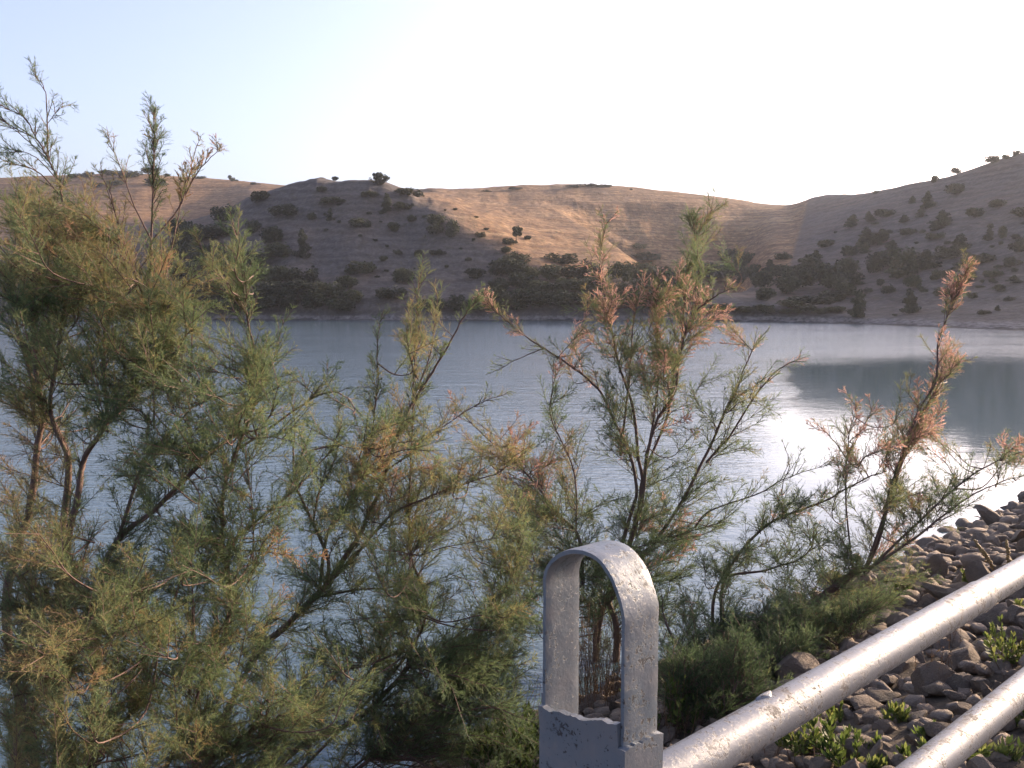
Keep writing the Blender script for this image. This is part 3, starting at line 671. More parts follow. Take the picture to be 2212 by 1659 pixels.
# -- the lone tree on the skyline: a fan of many bare upright stems with a fuzzy crown
p = on_hill(819, 400); rt = empty("lone_tree", p - [0, 0, .15], "lone vase-shaped tree of many upright stems on the skyline of the rounded hill", "tree")
rg = np.random.default_rng(3); u = 45 / F * p[1]; mw = MB(); mc = MB()
for k in range(60):
    a = rg.uniform(0, 6.28); sp = abs(rg.normal(0, .30)); sp = min(sp, .52)
    tip = np.array([sp * math.cos(a), sp * math.sin(a), .55 - .45 * sp * sp + rg.uniform(-.1, .04)]) * u
    mid = tip * [.55, .55, .45]; b = np.array([.1 * math.cos(a), .1 * math.sin(a), 0]) * u
    c = catmull([b, mid, tip], 4); tube(mw, c, np.linspace(.05, .015, len(c)), 4)
    v, t = crown(rg, [(*(tip * .93), .08 * u, .08 * u, .09 * u), (*(tip * .72), .085 * u, .085 * u, .09 * u), (*(tip * .45), .07 * u, .07 * u, .09 * u), (*(tip * .22), .06 * u, .06 * u, .07 * u)], 80, .032 * u); mc.add(v, quad=np.arange(len(v)).reshape(-1, 4), tint=t * .8)
for mbb, nm, mt in ((mw, "trunk", M_WOOD), (mc, "crown", M_FAR)):
    o = mbb.build(nm, mt); o.parent = rt

# ------------------------------------------------------------------ tamarisks at the water's edge
def ground_at(px, Y):
    X = (px - CX) / F * Y * 1.03; s = N2 @ [X, Y]; return np.array([X, Y, max(float(bank_z(s)), -.6)])
def needles(mb, rg, p, d, ln, w, tint):
    n = len(p); side = unit(np.cross(d, rg.normal(size=(n, 3)))) * (w * .5)
    v = np.stack([p - side, p + side, p + d * ln[:, None]], 1).reshape(-1, 3)
    mb.add(v, tri=np.arange(3 * n).reshape(-1, 3), tint=np.repeat(tint, 3))
def spray(mbf, rg, ax, sc, tint, dens=1.0, wide=1.0, plume=False, half=None):
    """feathery shoot along the polyline ax: side twiglets, each set with scale-leaf needles"""
    seg = np.linalg.norm(np.diff(ax, axis=0), axis=1); L = seg.sum(); cum = np.concatenate([[0], np.cumsum(seg)])
    if plume and half is not None: spray(half, rg, ax, sc, .5, dens * .45, wide); dens = dens * .8
    n = max(4, int(L / (.0112 * sc) * dens)); f = np.sort(rg.uniform(.03, 1, n)); s = f * L
    base = np.stack([np.interp(s, cum, ax[:, k]) for k in range(3)], -1)
    T = unit(np.stack([np.interp(s, cum, np.gradient(ax[:, k])) for k in range(3)], -1))
    perp = unit(np.cross(T, rg.normal(size=(n, 3)))); ang = rg.uniform(.45, .95, n)[:, None]
    d = unit(T * np.cos(ang) + perp * np.sin(ang) + [0, 0, .12])
    tl = sc * wide * rg.uniform(.05, .105, n) * (1.1 - .75 * f ** 2)
    tt = np.clip(tint + rg.normal(0, .07, n), 0, 1)
    needles(mbf, rg, base, d, tl, .0021 * sc, tt)                              # twiglet stem
    m = 10 if not plume else 10
    k = np.repeat(np.arange(n), m); g = np.tile((np.arange(m) + .5) / m, n) + rg.uniform(-.05, .05, n * m)
    bp = base[k] + d[k] * (tl[k] * g)[:, None] + np.array([0, 0, -.006 * sc]) * (g ** 2)[:, None]
    nd = unit(d[k] + .62 * unit(rg.normal(size=(n * m, 3))) + [0, 0, -.05])
    if plume: needles(mbf, rg, bp, nd, sc * rg.uniform(.012, .022, n * m), .0052 * sc, np.clip(tt[k] + rg.normal(0, .12, n * m), 0, 1))
    else: needles(mbf, rg, bp, nd, sc * rg.uniform(.013, .027, n * m), .0022 * sc, np.clip(tt[k] + rg.normal(0, .06, n * m), 0, 1))

class Tamarisk:
    def __init__(s, root_px, Y, sc, seed, label, q=1.0, name="tamarisk_shrub"):
        s.rg = np.random.default_rng(seed); s.Y = Y; s.sc = sc; s.q = q
        s.base = ground_at(root_px, Y); s.root = empty(name, s.base, label, "shrub"); bpy.context.view_layer.update()
        s.pts = [s.base[None]]; s.tw = MB(); s.fo = MB(); s.fl = MB(); s.pt = (.28, .85)
    def stem(s, px, r0, r1, leaf=0.0, tint=.4, dy0=0.0, dy1=0.0, from_root=False, plume=0.0, dead=False, start=.0, dens=1.0, side=.22, name="stem"):
        """px: photo positions from the bottom up; a real branch with its own depth and thickness"""
        px = np.asarray(px, float); n = len(px); k = np.linspace(0, 1, n)
        Y = s.Y + dy0 + (dy1 - dy0) * k + s.rg.normal(0, .03, n) * s.sc
        p = P(px[:, 0], px[:, 1], Y)
        if from_root: p = np.vstack([s.base + s.rg.normal(0, .11, 3) * [1, 1, 0], p])
        c = catmull(p, 7); c = c + .006 * s.sc * np.stack([vnoise(np.arange(len(c)) * .7, np.full(len(c), q + len(s.pts)), 3) for q in range(3)], -1) * np.linspace(0, 1, len(c))[:, None]
        mb = MB(); tube(mb, c, np.linspace(r0, r1, len(c)) * s.sc, 7)
        o = mb.build(name, M_DEAD if dead else M_BARK, smooth=True); reparent(o, s.root)
        if dead: tag(o, "pale dead bare branch")
        s.pts.append(c)
        if leaf > 0:
            seg = np.linalg.norm(np.diff(c, axis=0), axis=1); cum = np.concatenate([[0], np.cumsum(seg)]); L = cum[-1]
            m = int(leaf * L / (.045 * s.sc))
            for f in np.sort(s.rg.uniform(start, 1, m)):
                b = np.array([np.interp(f * L, cum, c[:, q]) for q in range(3)]); i = min(np.searchsorted(cum, f * L), len(c) - 1)
                T = unit(c[i] - c[max(i - 2, 0)]) if i else np.array([0, 0, 1.])
                pr = unit(np.cross(T, s.rg.normal(size=3))); an = s.rg.uniform(.35, .85)
                d = unit(T * math.cos(an) + pr * math.sin(an) + np.array([0, 0, .25])); ln = s.sc * side * s.rg.uniform(.55, 1.25) * (1.1 - .55 * f)
                ax = np.array([b + d * ln * q + np.array([0, 0, .10 * ln]) * q * q for q in np.linspace(0, 1, 6)])
                tube(s.tw, ax, np.linspace(.0030, .0010, 6) * s.sc, 3)
                pl = s.rg.random() < plume
                spray(s.fl if pl else s.fo, s.rg, ax, s.sc * .9, (s.rg.uniform(*s.pt) if pl else np.clip(tint + s.rg.normal(0, .1), 0, 1)), dens, .8, pl, s.fo)
            spray(s.fl if s.rg.random() < plume else s.fo, s.rg, c[-8:], s.sc, tint, dens, .7)
        return c
    def mass(s, cx, cy, rx, ry, n, tint, dY=0.0, sdY=.35, dens=1.0, plume=0.0, L=.38, droop=0.0, lean=0.0):
        """n leafy shoots whose tips fill an ellipse of the photo, each carried by a thin branch from the nearest stem"""
        A = np.vstack(s.pts)
        for _ in range(max(2, int(n * s.q))):
            a = s.rg.uniform(0, 6.28); r = math.sqrt(s.rg.random())
            tip = P(cx + rx * r * math.cos(a), cy + ry * r * math.sin(a), s.Y + dY + s.rg.normal(0, sdY))
            dl = tip - A; dist = np.linalg.norm(dl, axis=1); cost = dist + 1.2 * np.clip(.12 * s.sc - dl[:, 2], 0, None) * 3 + s.rg.uniform(0, .35, len(A)) * s.sc
            b = A[np.argmin(cost)]; gap = np.linalg.norm(tip - b)
            d = unit(unit(tip - b) * .8 + [lean * .6, 0, .55 - droop] + s.rg.normal(0, .22, 3)); ln = s.sc * L * s.rg.uniform(.7, 1.25)
            st = tip - d * ln
            if st[2] < b[2] - .04: d = unit(tip - b); ln = min(ln, gap * .9); st = tip - d * ln
            mid = (b + st) / 2 + np.array([0, 0, -.05 * gap]) + s.rg.normal(0, .03, 3) * gap
            if gap > ln * .7:
                c = catmull([b, mid, st, tip - d * ln * .5, tip], 5); r_ = np.linspace(.0035 + .0022 * gap, .0012, len(c)) * s.sc ** .6
                tube(s.tw, c, r_, 4)
                m = int(gap / (.30 * s.sc))
                for _k in range(m):                                           # side shoots along the carrier
                    i = s.rg.integers(4, len(c) - 8); dd = unit(unit(c[i + 1] - c[i]) + .8 * unit(s.rg.normal(size=3)) + [0, 0, .3]); l2 = ln * .6
                    ax = np.array([c[i] + dd * l2 * q for q in np.linspace(0, 1, 5)]); tube(s.tw, ax, np.linspace(.0024, .001, 5) * s.sc, 3)
                    spray(s.fo, s.rg, ax, s.sc * .9, np.clip(tint + s.rg.normal(0, .12), 0, 1), dens)
                ax = c[-11:]
            else:
                ax = np.array([st + (tip - st) * q + np.array([0, 0, -.06 * ln]) * q * (1 - q) for q in np.linspace(0, 1, 7)]); tube(s.tw, np.vstack([b, ax]), np.linspace(.004, .001, 8) * s.sc, 3)
            pl = s.rg.random() < plume
            spray(s.fl if pl else s.fo, s.rg, ax, s.sc, s.rg.uniform(*s.pt) if pl else np.clip(tint + s.rg.normal(0, .13), 0, 1), dens, 1.0, pl, s.fo)
            for _k in range(3):                                               # the shoot forks near its base
                i = s.rg.integers(0, len(ax) - 2); dd = unit(d + .75 * unit(s.rg.normal(size=3)) + [0, 0, .15]); l2 = ln * s.rg.uniform(.45, .75)
                a2 = np.array([ax[i] + dd * l2 * q for q in np.linspace(0, 1, 5)]); tube(s.tw, a2, np.linspace(.0022, .0009, 5) * s.sc, 3)
                pl2 = pl and s.rg.random() < .7
                spray(s.fl if pl2 else s.fo, s.rg, a2, s.sc * .92, s.rg.uniform(*s.pt) if pl2 else np.clip(tint + s.rg.normal(0, .11), 0, 1), dens, 1.0, pl2, s.fo)
    def finish(s):
        for mbb, nm, mt in ((s.tw, "twigs", M_BARK), (s.fo, "foliage", M_TAM), (s.fl, "seed_plumes", M_FLOWER)):
            if mbb.n and not (mbb is s.fo and nm == "seed_plumes"): reparent(mbb.build(nm, mt), s.root)

# 1 tall russet tamarisk at the left edge
b1 = Tamarisk(60, 4.5, 1.0, 11, "tall russet and green tamarisk at the left edge, its thin shoots rising into the sky", 0.8)
b1.fl = b1.fo; b1.pt = (.85, 1.0)
b1.stem([(20, 1400), (40, 1181), (60, 1115), (75, 1031), (83, 948), (92, 898), (67, 808), (43, 731), (30, 668), (20, 590)], .026, .005, .5, .6, 0, .1, True, start=.55)
b1.stem([(128, 1400), (132, 1181), (143, 1081), (147, 988), (117, 921), (93, 888), (75, 780), (72, 680), (83, 657), (67, 577), (43, 521), (13, 474)], .022, .004, .5, .6, -.1, .1, True, start=.5)
b1.stem([(147, 985), (113, 908), (110, 848), (123, 781), (133, 700), (150, 600), (140, 464), (133, 427), (127, 391), (103, 344), (80, 301), (50, 254), (-5, 222)], .011, .002, .75, .35, -.1, .2, start=.55, dens=.9, side=.20)
b1.stem([(103, 344), (102, 277), (100, 211), (90, 180), (67, 157)], .004, .0012, .8, .45, .2, .25, dens=.75, side=.13)
b1.stem([(80, 301), (33, 277), (-10, 250)], .003, .001, .9, .35, .2, .3, dens=.9, side=.14)
b1.stem([(100, 340), (55, 300), (10, 262), (-20, 230)], .003, .001, .9, .35, .2, .1, dens=.9, side=.14)
b1.stem([(127, 391), (70, 335), (10, 330)], .003, .001, .9, .3, .2, .1, dens=1.0, side=.15)
b1.stem([(133, 425), (80, 370), (20, 355), (-20, 370)], .004, .001, 1.0, .35, .2, .1, dens=1.0, side=.16)
b1.stem([(100, 270), (130, 235), (158, 226)], .002, .001, .8, .4, .25, .3, dens=.75, side=.07)
b1.stem([(130, 1390), (147, 1168), (167, 1081), (180, 998), (213, 941), (233, 911), (277, 861), (330, 820), (367, 798)], .021, .006, .5, .35, -.15, -.1, True, start=.6)
b1.stem([(233, 911), (225, 820), (226, 740), (240, 650), (250, 560)], .010, .003, .6, .5, -.1, .1, start=.2)
b1.stem([(290, 860), (310, 740), (320, 641), (328, 511), (330, 411), (333, 311), (333, 231)], .010, .0015, .7, .45, .1, .1, start=.6, dens=.9, side=.15, plume=.15)
b1.stem([(330, 420), (331, 350), (334, 290), (334, 235)], .003, .0012, 1.6, .35, .1, .1, side=.14)
b1.stem([(328, 521), (290, 444), (260, 361), (230, 287)], .005, .001, .7, .6, .1, .3, dens=.7, side=.12, start=.25)
b1.stem([(310, 640), (293, 594), (253, 477), (233, 404), (203, 357)], .006, .001, .8, .65, .0, -.1, dens=.75, side=.14, start=.25)
b1.stem([(328, 521), (383, 454), (417, 387), (460, 335), (487, 322)], .005, .001, .8, .75, .1, .2, dens=.9, side=.12, start=.3, plume=.6)
b1.stem([(393, 440), (412, 370), (420, 330), (433, 293)], .003, .001, .8, .7, .15, .2, dens=.8, side=.10, plume=.5)
b1.stem([(335, 700), (347, 637), (377, 511), (393, 427), (400, 380)], .006, .0012, .7, .6, .0, .1, dens=.9, side=.14, start=.3)
b1.mass(80, 510, 130, 110, 62, .58, sdY=.3); b1.mass(150, 470, 60, 60, 14, .72); b1.mass(230, 560, 140, 90, 54, .63, sdY=.3); b1.mass(330, 620, 90, 70, 26, .58)
b1.mass(110, 660, 150, 110, 60, .42, sdY=.3); b1.mass(260, 680, 140, 80, 44, .5); b1.mass(90, 800, 120, 80, 30, .45); b1.mass(260, 780, 130, 80, 34, .38, -.15); b1.mass(40, 960, 60, 120, 16, .72)
b1.mass(240, 880, 70, 50, 12, .32, -.2); b1.mass(60, 1090, 90, 60, 12, .62); b1.mass(400, 660, 60, 40, 8, .5)
b1.finish()
# 2 low olive tamarisk filling the lower left corner
b6 = Tamarisk(120, 3.7, .86, 16, "broad olive tamarisk filling the lower left corner in front of the dark trunks", 1.08)
b6.fl = b6.fo; b6.pt = (.85, 1.0)
b6.stem([(40, 1659), (60, 1560), (90, 1440), (105, 1380), (150, 1290), (200, 1150)], .014, .003, .5, .5, 0, .1, True, start=.4)
b6.stem([(95, 1480), (180, 1400), (270, 1320), (330, 1270)], .010, .003, .4, .45, 0, .1, start=.3)
b6.stem([(200, 1659), (300, 1520), (330, 1440), (360, 1340), (410, 1200)], .012, .003, .5, .4, 0, .2, True, start=.3)
b6.stem([(420, 1659), (480, 1630), (540, 1580), (575, 1510)], .013, .004, .4, .35, .2, .2, True, start=.3)
b6.stem([(415, 1540), (460, 1400), (500, 1320), (545, 1240), (570, 1160)], .008, .002, .6, .4, .2, .3, start=.2)
b6.stem([(410, 1500), (418, 1380), (417, 1310), (412, 1220), (410, 1120)], .008, .002, .6, .42, .2, .3, start=.2)
b6.stem([(150, 1659), (260, 1640), (360, 1615), (420, 1590)], .006, .002, .4, .4, -.2, 0, start=.2)
b6.mass(90, 1290, 130, 110, 46, .6); b6.mass(90, 1460, 130, 120, 52, .62); b6.mass(230, 1600, 220, 80, 60, .55); b6.mass(270, 1400, 120, 120, 46, .5); b6.mass(300, 1250, 110, 70, 26, .48, .2)
b6.mass(400, 1480, 110, 130, 44, .42, .2); b6.mass(560, 1600, 130, 80, 36, .38, .2); b6.mass(520, 1400, 80, 110, 18, .4, .3); b6.mass(700, 1500, 90, 90, 20, .45, .2); b6.mass(60, 1180, 70, 60, 14, .62)
b6.finish()
# 3 grey-stemmed tamarisk left of the middle
b2 = Tamarisk(200, 4.2, .95, 12, "green tamarisk with a long grey diagonal branch and one upright leafy spire", 0.85)
b2.fl = b2.fo; b2.pt = (.85, 1.0)
b2.stem([(215, 1330), (247, 1178), (333, 1101), (417, 1018), (493, 948), (530, 930)], .018, .008, .2, .35, 0, .1, True, start=.6)
b2.stem([(253, 1170), (285, 1070), (310, 1000), (370, 930), (430, 870), (500, 850)], .010, .003, .4, .35, 0, .2, start=.35)
b2.stem([(475, 1400), (480, 1178), (483, 1065), (510, 975), (547, 881), (553, 815), (545, 740), (533, 681), (523, 594), (510, 498)], .013, .003, 1.9, .40, .1, .2, True, start=.35, side=.24)
b2.stem([(533, 680), (480, 600), (450, 560), (425, 525)], .004, .0015, 1.2, .55, .2, .1, side=.17)
b2.stem([(530, 640), (545, 600), (560, 580)], .003, .001, 1.2, .4, .2, .2, side=.12)
b2.stem([(547, 881), (590, 780), (610, 700), (605, 690)], .005, .0015, 1.3, .38, .2, .3, side=.17)
b2.stem([(515, 970), (590, 920), (633, 888), (687, 855), (733, 848), (765, 880), (768, 905)], .007, .002, .55, .42, .2, .3, start=.35, side=.16)
b2.stem([(660, 870), (700, 830), (710, 795)], .003, .001, 1.3, .45, .2, .3, side=.13)
b2.stem([(560, 1120), (615, 1075), (665, 1030), (700, 990), (735, 960)], .006, .002, .7, .38, .2, .3, start=.2)
b2.stem([(440, 1230), (500, 1170), (560, 1120)], .008, .006, .2, .38, .1, .2)
b2.stem([(545, 1240), (547, 1150), (540, 1050), (525, 970)], .005, .002, .9, .38, .1, .2, side=.18)
b2.mass(390, 1060, 120, 90, 28, .34); b2.mass(330, 980, 100, 80, 22, .36, -.1); b2.mass(400, 900, 100, 80, 24, .36); b2.mass(400, 760, 70, 80, 20, .45, .2); b2.mass(560, 830, 60, 130, 26, .40); b2.mass(512, 545, 16, 40, 5, .5, .2, L=.2); b2.mass(470, 590, 40, 30, 7, .6, .2, L=.26)
b2.mass(430, 1200, 130, 90, 34, .38); b2.mass(330, 1190, 90, 90, 20, .36); b2.mass(640, 1010, 60, 60, 7, .36); b2.mass(700, 890, 70, 40, 7, .42)
b2.mass(600, 1150, 60, 90, 10, .36); b2.mass(610, 1240, 20, 60, 3, .8, plume=.2)
b2.finish()
# 4 many-stemmed tamarisk in the middle, in front of the open water
b3 = Tamarisk(400, 5.2, 1.08, 13, "many-stemmed green tamarisk in the middle, its thick bent trunk forking over the open water", 0.95)
b3.fl = b3.fo; b3.pt = (.85, 1.0)
b3.stem([(430, 1700), (493, 1533), (533, 1449), (563, 1396), (603, 1366), (643, 1326), (706, 1263), (743, 1206), (783, 1146), (793, 1115), (823, 1055), (849, 968), (873, 905), (909, 841), (949, 781), (999, 688), (1033, 650)], .026, .003, .5, .42, 0, .2, True, start=.6, side=.17)
b3.stem([(706, 1263), (708, 1206), (673, 1123), (640, 1050), (634, 990), (636, 920), (630, 850)], .012, .002, .7, .36, 0, .1, start=.25, side=.18)
b3.stem([(676, 1130), (690, 1060), (720, 1000), (735, 950)], .006, .002, .8, .36, 0, .1, side=.16)
b3.stem([(690, 1270), (709, 1148), (763, 1071), (783, 998), (806, 915), (816, 815), (816, 748), (823, 678)], .010, .0016, .8, .46, 0, .1, start=.35, side=.14)
b3.stem([(720, 1250), (769, 1198), (843, 1115), (909, 1081), (1000, 1045), (1076, 1021), (1156, 958)], .010, .002, .55, .5, .1, .3, start=.3, side=.2)
b3.stem([(763, 1071), (830, 1020), (893, 975), (966, 915), (1043, 868), (1106, 845)], .006, .0014, .5, .55, .1, .3, start=.3, dens=.6, side=.15)
b3.stem([(890, 1400), (886, 1195), (883, 1081), (889, 981), (893, 848), (896, 781), (900, 690), (905, 590)], .010, .0016, .9, .55, .2, .3, True, start=.45, side=.17)
b3.stem([(893, 860), (925, 780), (940, 700), (945, 640)], .005, .0014, 1.3, .62, .25, .3, side=.15, dens=.8)
b3.stem([(893, 800), (880, 720), (885, 650)], .004, .0014, 1.2, .66, .25, .3, side=.13, dens=.8)
b3.stem([(686, 1289), (776, 1273), (836, 1269), (900, 1250)], .008, .003, .7, .45, .1, .2, start=.3)
b3.stem([(576, 1680), (659, 1606), (749, 1566), (800, 1530), (859, 1469), (893, 1433), (953, 1409), (1043, 1363), (1163, 1286)], .022, .005, .4, .38, -.3, .2, True, start=.4)
b3.stem([(800, 1640), (806, 1546), (809, 1473), (815, 1430), (850, 1370)], .012, .005, .3, .38, -.2, 0, True, start=.4)
b3.stem([(878, 1439), (886, 1399), (903, 1363)], .006, .003, 0, .4, -.1, -.1, dead=True)
b3.stem([(905, 1360), (900, 1300), (885, 1195)], .005, .003, 0, .4, -.1, -.1, dead=True)
b3.stem([(513, 1322), (530, 1360), (555, 1395)], .008, .009, 0, .4, -.05, 0, dead=True)
b3.stem([(950, 1500), (1010, 1420), (1060, 1330), (1110, 1230), (1140, 1120)], .008, .002, .6, .45, .1, .3, True, start=.4)
b3.mass(760, 1040, 80, 110, 24, .42); b3.mass(860, 960, 80, 130, 26, .5); b3.mass(905, 720, 38, 90, 12, .62, .25, dens=.8); b3.mass(820, 860, 40, 100, 8, .46, .1)
b3.mass(700, 1180, 110, 80, 22, .38); b3.mass(830, 1180, 110, 80, 26, .45); b3.mass(960, 1080, 100, 80, 24, .56, .2); b3.mass(640, 1420, 110, 100, 34, .42, -.25)
b3.mass(760, 1320, 120, 70, 32, .45); b3.mass(900, 1330, 120, 90, 30, .42); b3.mass(830, 1480, 110, 90, 28, .36, -.1); b3.mass(960, 1470, 110, 90, 26, .36); b3.mass(1060, 1220, 100, 130, 40, .48, .2); b3.mass(1010, 1010, 80, 60, 14, .6, .3)
b3.mass(1060, 1420, 80, 80, 20, .3, .2); b3.mass(700, 1590, 130, 60, 24, .4, -.3); b3.mass(950, 1600, 90, 40, 5, .25); b3.mass(1000, 900, 70, 60, 5, .7, .3, dens=.6)
b3.mass(1050, 1480, 90, 100, 38, .38, -.1); b3.mass(1120, 1380, 50, 90, 20, .4, -.1); b3.mass(1040, 1600, 90, 50, 22, .34, -.2); b3.mass(1120, 1560, 50, 60, 12, .3, -.2); b3.mass(900, 1560, 80, 60, 16, .36, -.1)
b3.mass(870, 1000, 120, 150, 12, .85, plume=.35); b3.mass(1080, 960, 40, 40, 4, .75)
b3.finish()
# 5 pink-plumed tamarisk behind the post
b4 = Tamarisk(1310, 8.0, 1.5, 14, "pink-plumed tamarisk fanning up behind the railing post", .7)
kw = dict(dens=.75, side=.2)
b4.stem([(1300, 1330), (1360, 1120), (1375, 1060), (1361, 982), (1328, 912), (1291, 839), (1221, 782), (1175, 752), (1138, 729), (1090, 690), (1038, 645)], .013, .0025, .55, .62, 0, .1, True, start=.6, plume=.4, **kw)
b4.stem([(1090, 690), (1065, 665), (1040, 648)], .003, .001, 1.4, .8, .1, .1, plume=1, side=.12)
b4.stem([(1318, 1300), (1385, 1080), (1378, 982), (1368, 882), (1338, 792), (1321, 715), (1305, 632), (1298, 560), (1310, 480)], .013, .002, .6, .6, 0, .3, False, start=.55, plume=.35, **kw)
b4.stem([(1310, 1300), (1380, 1110), (1398, 982), (1421, 905), (1458, 845), (1471, 752), (1498, 682), (1545, 640), (1588, 620)], .013, .002, .7, .55, 0, -.2, False, start=.5, plume=.45, **kw)
b4.stem([(1310, 1290), (1370, 1150), (1385, 1050), (1400, 1000), (1441, 899), (1455, 815), (1471, 749), (1481, 632), (1488, 549), (1515, 490), (1540, 448)], .012, .002, .8, .4, .2, .5, False, start=.5, plume=.12, **kw)
b4.stem([(1395, 985), (1405, 945), (1421, 832), (1418, 699), (1425, 590)], .009, .002, .9, .55, .1, .1, start=.35, plume=.5, **kw)
b4.stem([(1340, 985), (1361, 799), (1365, 725), (1372, 640)], .008, .002, .8, .45, .1, .2, start=.35, plume=.25, **kw)
b4.stem([(1316, 1300), (1450, 1120), (1525, 982), (1565, 892), (1591, 839), (1620, 770), (1640, 730)], .012, .002, .5, .5, 0, .2, False, start=.6, plume=.15, **kw)
b4.stem([(1565, 960), (1641, 842), (1691, 792), (1741, 772)], .007, .0015, .5, .45, .1, .2, start=.35, plume=.15, dens=.6, side=.16)
b4.stem([(1525, 1000), (1560, 960), (1570, 950)], .008, .006, 0, .4)
b4.stem([(1175, 752), (1120, 775), (1050, 810)], .004, .001, .5, .5, .1, 0, dens=.5, side=.12)
b4.stem([(1260, 1260), (1249, 1158), (1199, 1105), (1159, 1048), (1109, 995), (1043, 938), (976, 865)], .012, .002, .4, .6, -.3, 0, False, start=.4, plume=.2, **kw)
b4.stem([(1245, 1165), (1240, 1020), (1190, 900), (1195, 830), (1198, 770)], .006, .0015, .35, .5, 0, .1, start=.2, dens=.6, side=.2)
b4.stem([(1322, 1480), (1332, 1400), (1330, 1350), (1312, 1290)], .026, .018, 0, .3, 0, 0, True)
b4.stem([(1290, 1470), (1285, 1380), (1300, 1310)], .013, .016, 0, dead=False)
b4.mass(1300, 700, 50, 110, 16, .6, plume=.4, L=.3, dens=.8); b4.mass(1440, 690, 95, 100, 40, .55, plume=.5, L=.3, dens=.8); b4.mass(1505, 530, 50, 80, 30, .5, .4, L=.3, dens=.8); b4.mass(1310, 540, 24, 50, 5, .66, .2, L=.26, dens=.6)
b4.mass(1380, 720, 70, 50, 14, .5, L=.3); b4.mass(1260, 900, 100, 90, 26, .36, dens=.8); b4.mass(1420, 880, 130, 110, 42, .44, dens=.9, plume=.12); b4.mass(1190, 980, 90, 60, 16, .75, plume=.45, dens=.8); b4.mass(1180, 1100, 100, 80, 26, .5)
b4.mass(1560, 930, 90, 110, 22, .45, plume=.2, dens=.8); b4.mass(1350, 1130, 150, 90, 44, .38); b4.mass(1480, 1090, 120, 90, 40, .36, plume=.08); b4.mass(1640, 850, 60, 60, 8, .48, dens=.7); b4.mass(1220, 760, 26, 24, 5, .8, plume=.7, L=.2)
b4.mass(1260, 1200, 100, 70, 26, .38, -.2); b4.mass(1400, 1230, 130, 60, 28, .32)
b4.mass(1545, 680, 42, 50, 14, .7, -.1, plume=.75, L=.28, dens=.8); b4.mass(1440, 630, 60, 50, 14, .6, plume=.7, L=.28, dens=.8); b4.mass(1300, 640, 40, 60, 8, .7, plume=.7, L=.26, dens=.7)
b4.mass(1120, 1010, 70, 80, 16, .6, -.3, plume=.25); b4.mass(1110, 1150, 80, 80, 20, .48, -.4); b4.mass(1150, 1260, 70, 60, 14, .4, -.5)
b4.mass(1290, 1270, 70, 60, 26, .34); b4.mass(1285, 1370, 60, 50, 10, .3); b4.mass(1440, 1300, 60, 50, 16, .28)
b4.finish()
# 6 tamarisk leaning out to the right
b5 = Tamarisk(1590, 7.6, 1.4, 15, "tamarisk leaning right over the bright water, with a tall pink-tipped wand", 0.85)
kw = dict(dens=.75, side=.22)
TR = [(1640, 1380), (1701, 1339), (1775, 1289), (1818, 1259), (1851, 1233)]
b5.stem(TR + [(1875, 1228)], .034, .018, 0, .3, 0, 0, True)
b5.stem([(1868, 1233), (1901, 1156), (1921, 1069), (1941, 1003), (1981, 895), (2021, 824), (2027, 739), (2049, 682), (2066, 639), (2092, 577)], .014, .002, .9, .62, 0, .3, start=.25, plume=.5, dens=.8, side=.22)
b5.stem([(1871, 1225), (1915, 1100), (1955, 980), (1990, 900), (2030, 830), (2075, 775)], .010, .002, 1.0, .6, 0, .3, start=.3, plume=.4, dens=.8, side=.2)
b5.stem([(2050, 680), (2062, 640), (2080, 600), (2092, 577)], .003, .001, 2.2, .8, .3, .3, plume=.95, side=.12)
b5.stem([(1875, 1233), (1975, 1136), (2075, 1046), (2141, 1003), (2200, 975)], .009, .002, .6, .4, 0, .2, start=.3, **kw)
b5.stem([(1885, 1223), (1975, 1163), (2075, 1086), (2140, 1050), (2208, 1026)], .009, .002, .5, .38, -.1, .1, start=.3, **kw)
b5.stem([(1845, 1235), (1841, 1219), (1828, 1103), (1828, 1003), (1835, 936), (1850, 875)], .008, .0016, .8, .62, 0, .1, start=.35, plume=.35, **kw)
b5.stem([(1560, 1370), (1568, 1243), (1655, 1136), (1765, 1089), (1868, 1036), (1915, 1016)], .014, .003, .5, .42, .2, .2, True, start=.35, plume=.1, **kw)
b5.stem([(1540, 1350), (1558, 1253), (1648, 1233), (1735, 1203), (1765, 1149)], .014, .003, .6, .38, .2, .2, True, start=.35, **kw)
b5.stem([(1500, 1140), (1535, 1103), (1638, 1066), (1708, 1029), (1795, 1003)], .007, .0016, .5, .42, .3, .3, start=.3, **kw)
b5.stem([(1690, 1120), (1690, 1050), (1705, 1000), (1688, 950)], .004, .0012, .4, .4, .2, .3, dens=.5, side=.16)
b5.stem([(1835, 1000), (1800, 950), (1765, 915)], .004, .0012, .8, .7, .1, .2, dens=.6, side=.16, plume=.3)
b5.stem([(1835, 980), (1860, 930), (1890, 880)], .004, .0012, .9, .65, .1, .2, dens=.7, side=.15, plume=.35)
b5.mass(1950, 960, 46, 150, 30, .6, .2, plume=.35, L=.3, dens=.85); b5.mass(1840, 960, 50, 70, 12, .6, plume=.4, L=.28, dens=.8); b5.mass(1740, 1130, 130, 70, 32, .36, .1); b5.mass(1940, 1110, 80, 80, 22, .4, plume=.1)
b5.mass(2080, 1060, 60, 40, 10, .38, dens=.8); b5.mass(1640, 1220, 140, 60, 34, .33, .1); b5.mass(1800, 1210, 90, 50, 18, .34); b5.mass(2050, 770, 34, 30, 8, .8, .3, plume=.9, L=.22); b5.mass(1900, 1260, 110, 50, 18, .42); b5.mass(2030, 880, 24, 60, 6, .7, .3, plume=.6, L=.25)
b5.mass(1990, 1000, 50, 90, 16, .62, .1, plume=.35, L=.3, dens=.85)
b5.mass(2185, 950, 40, 40, 6, .6, .3, plume=.4)
b5.finish()
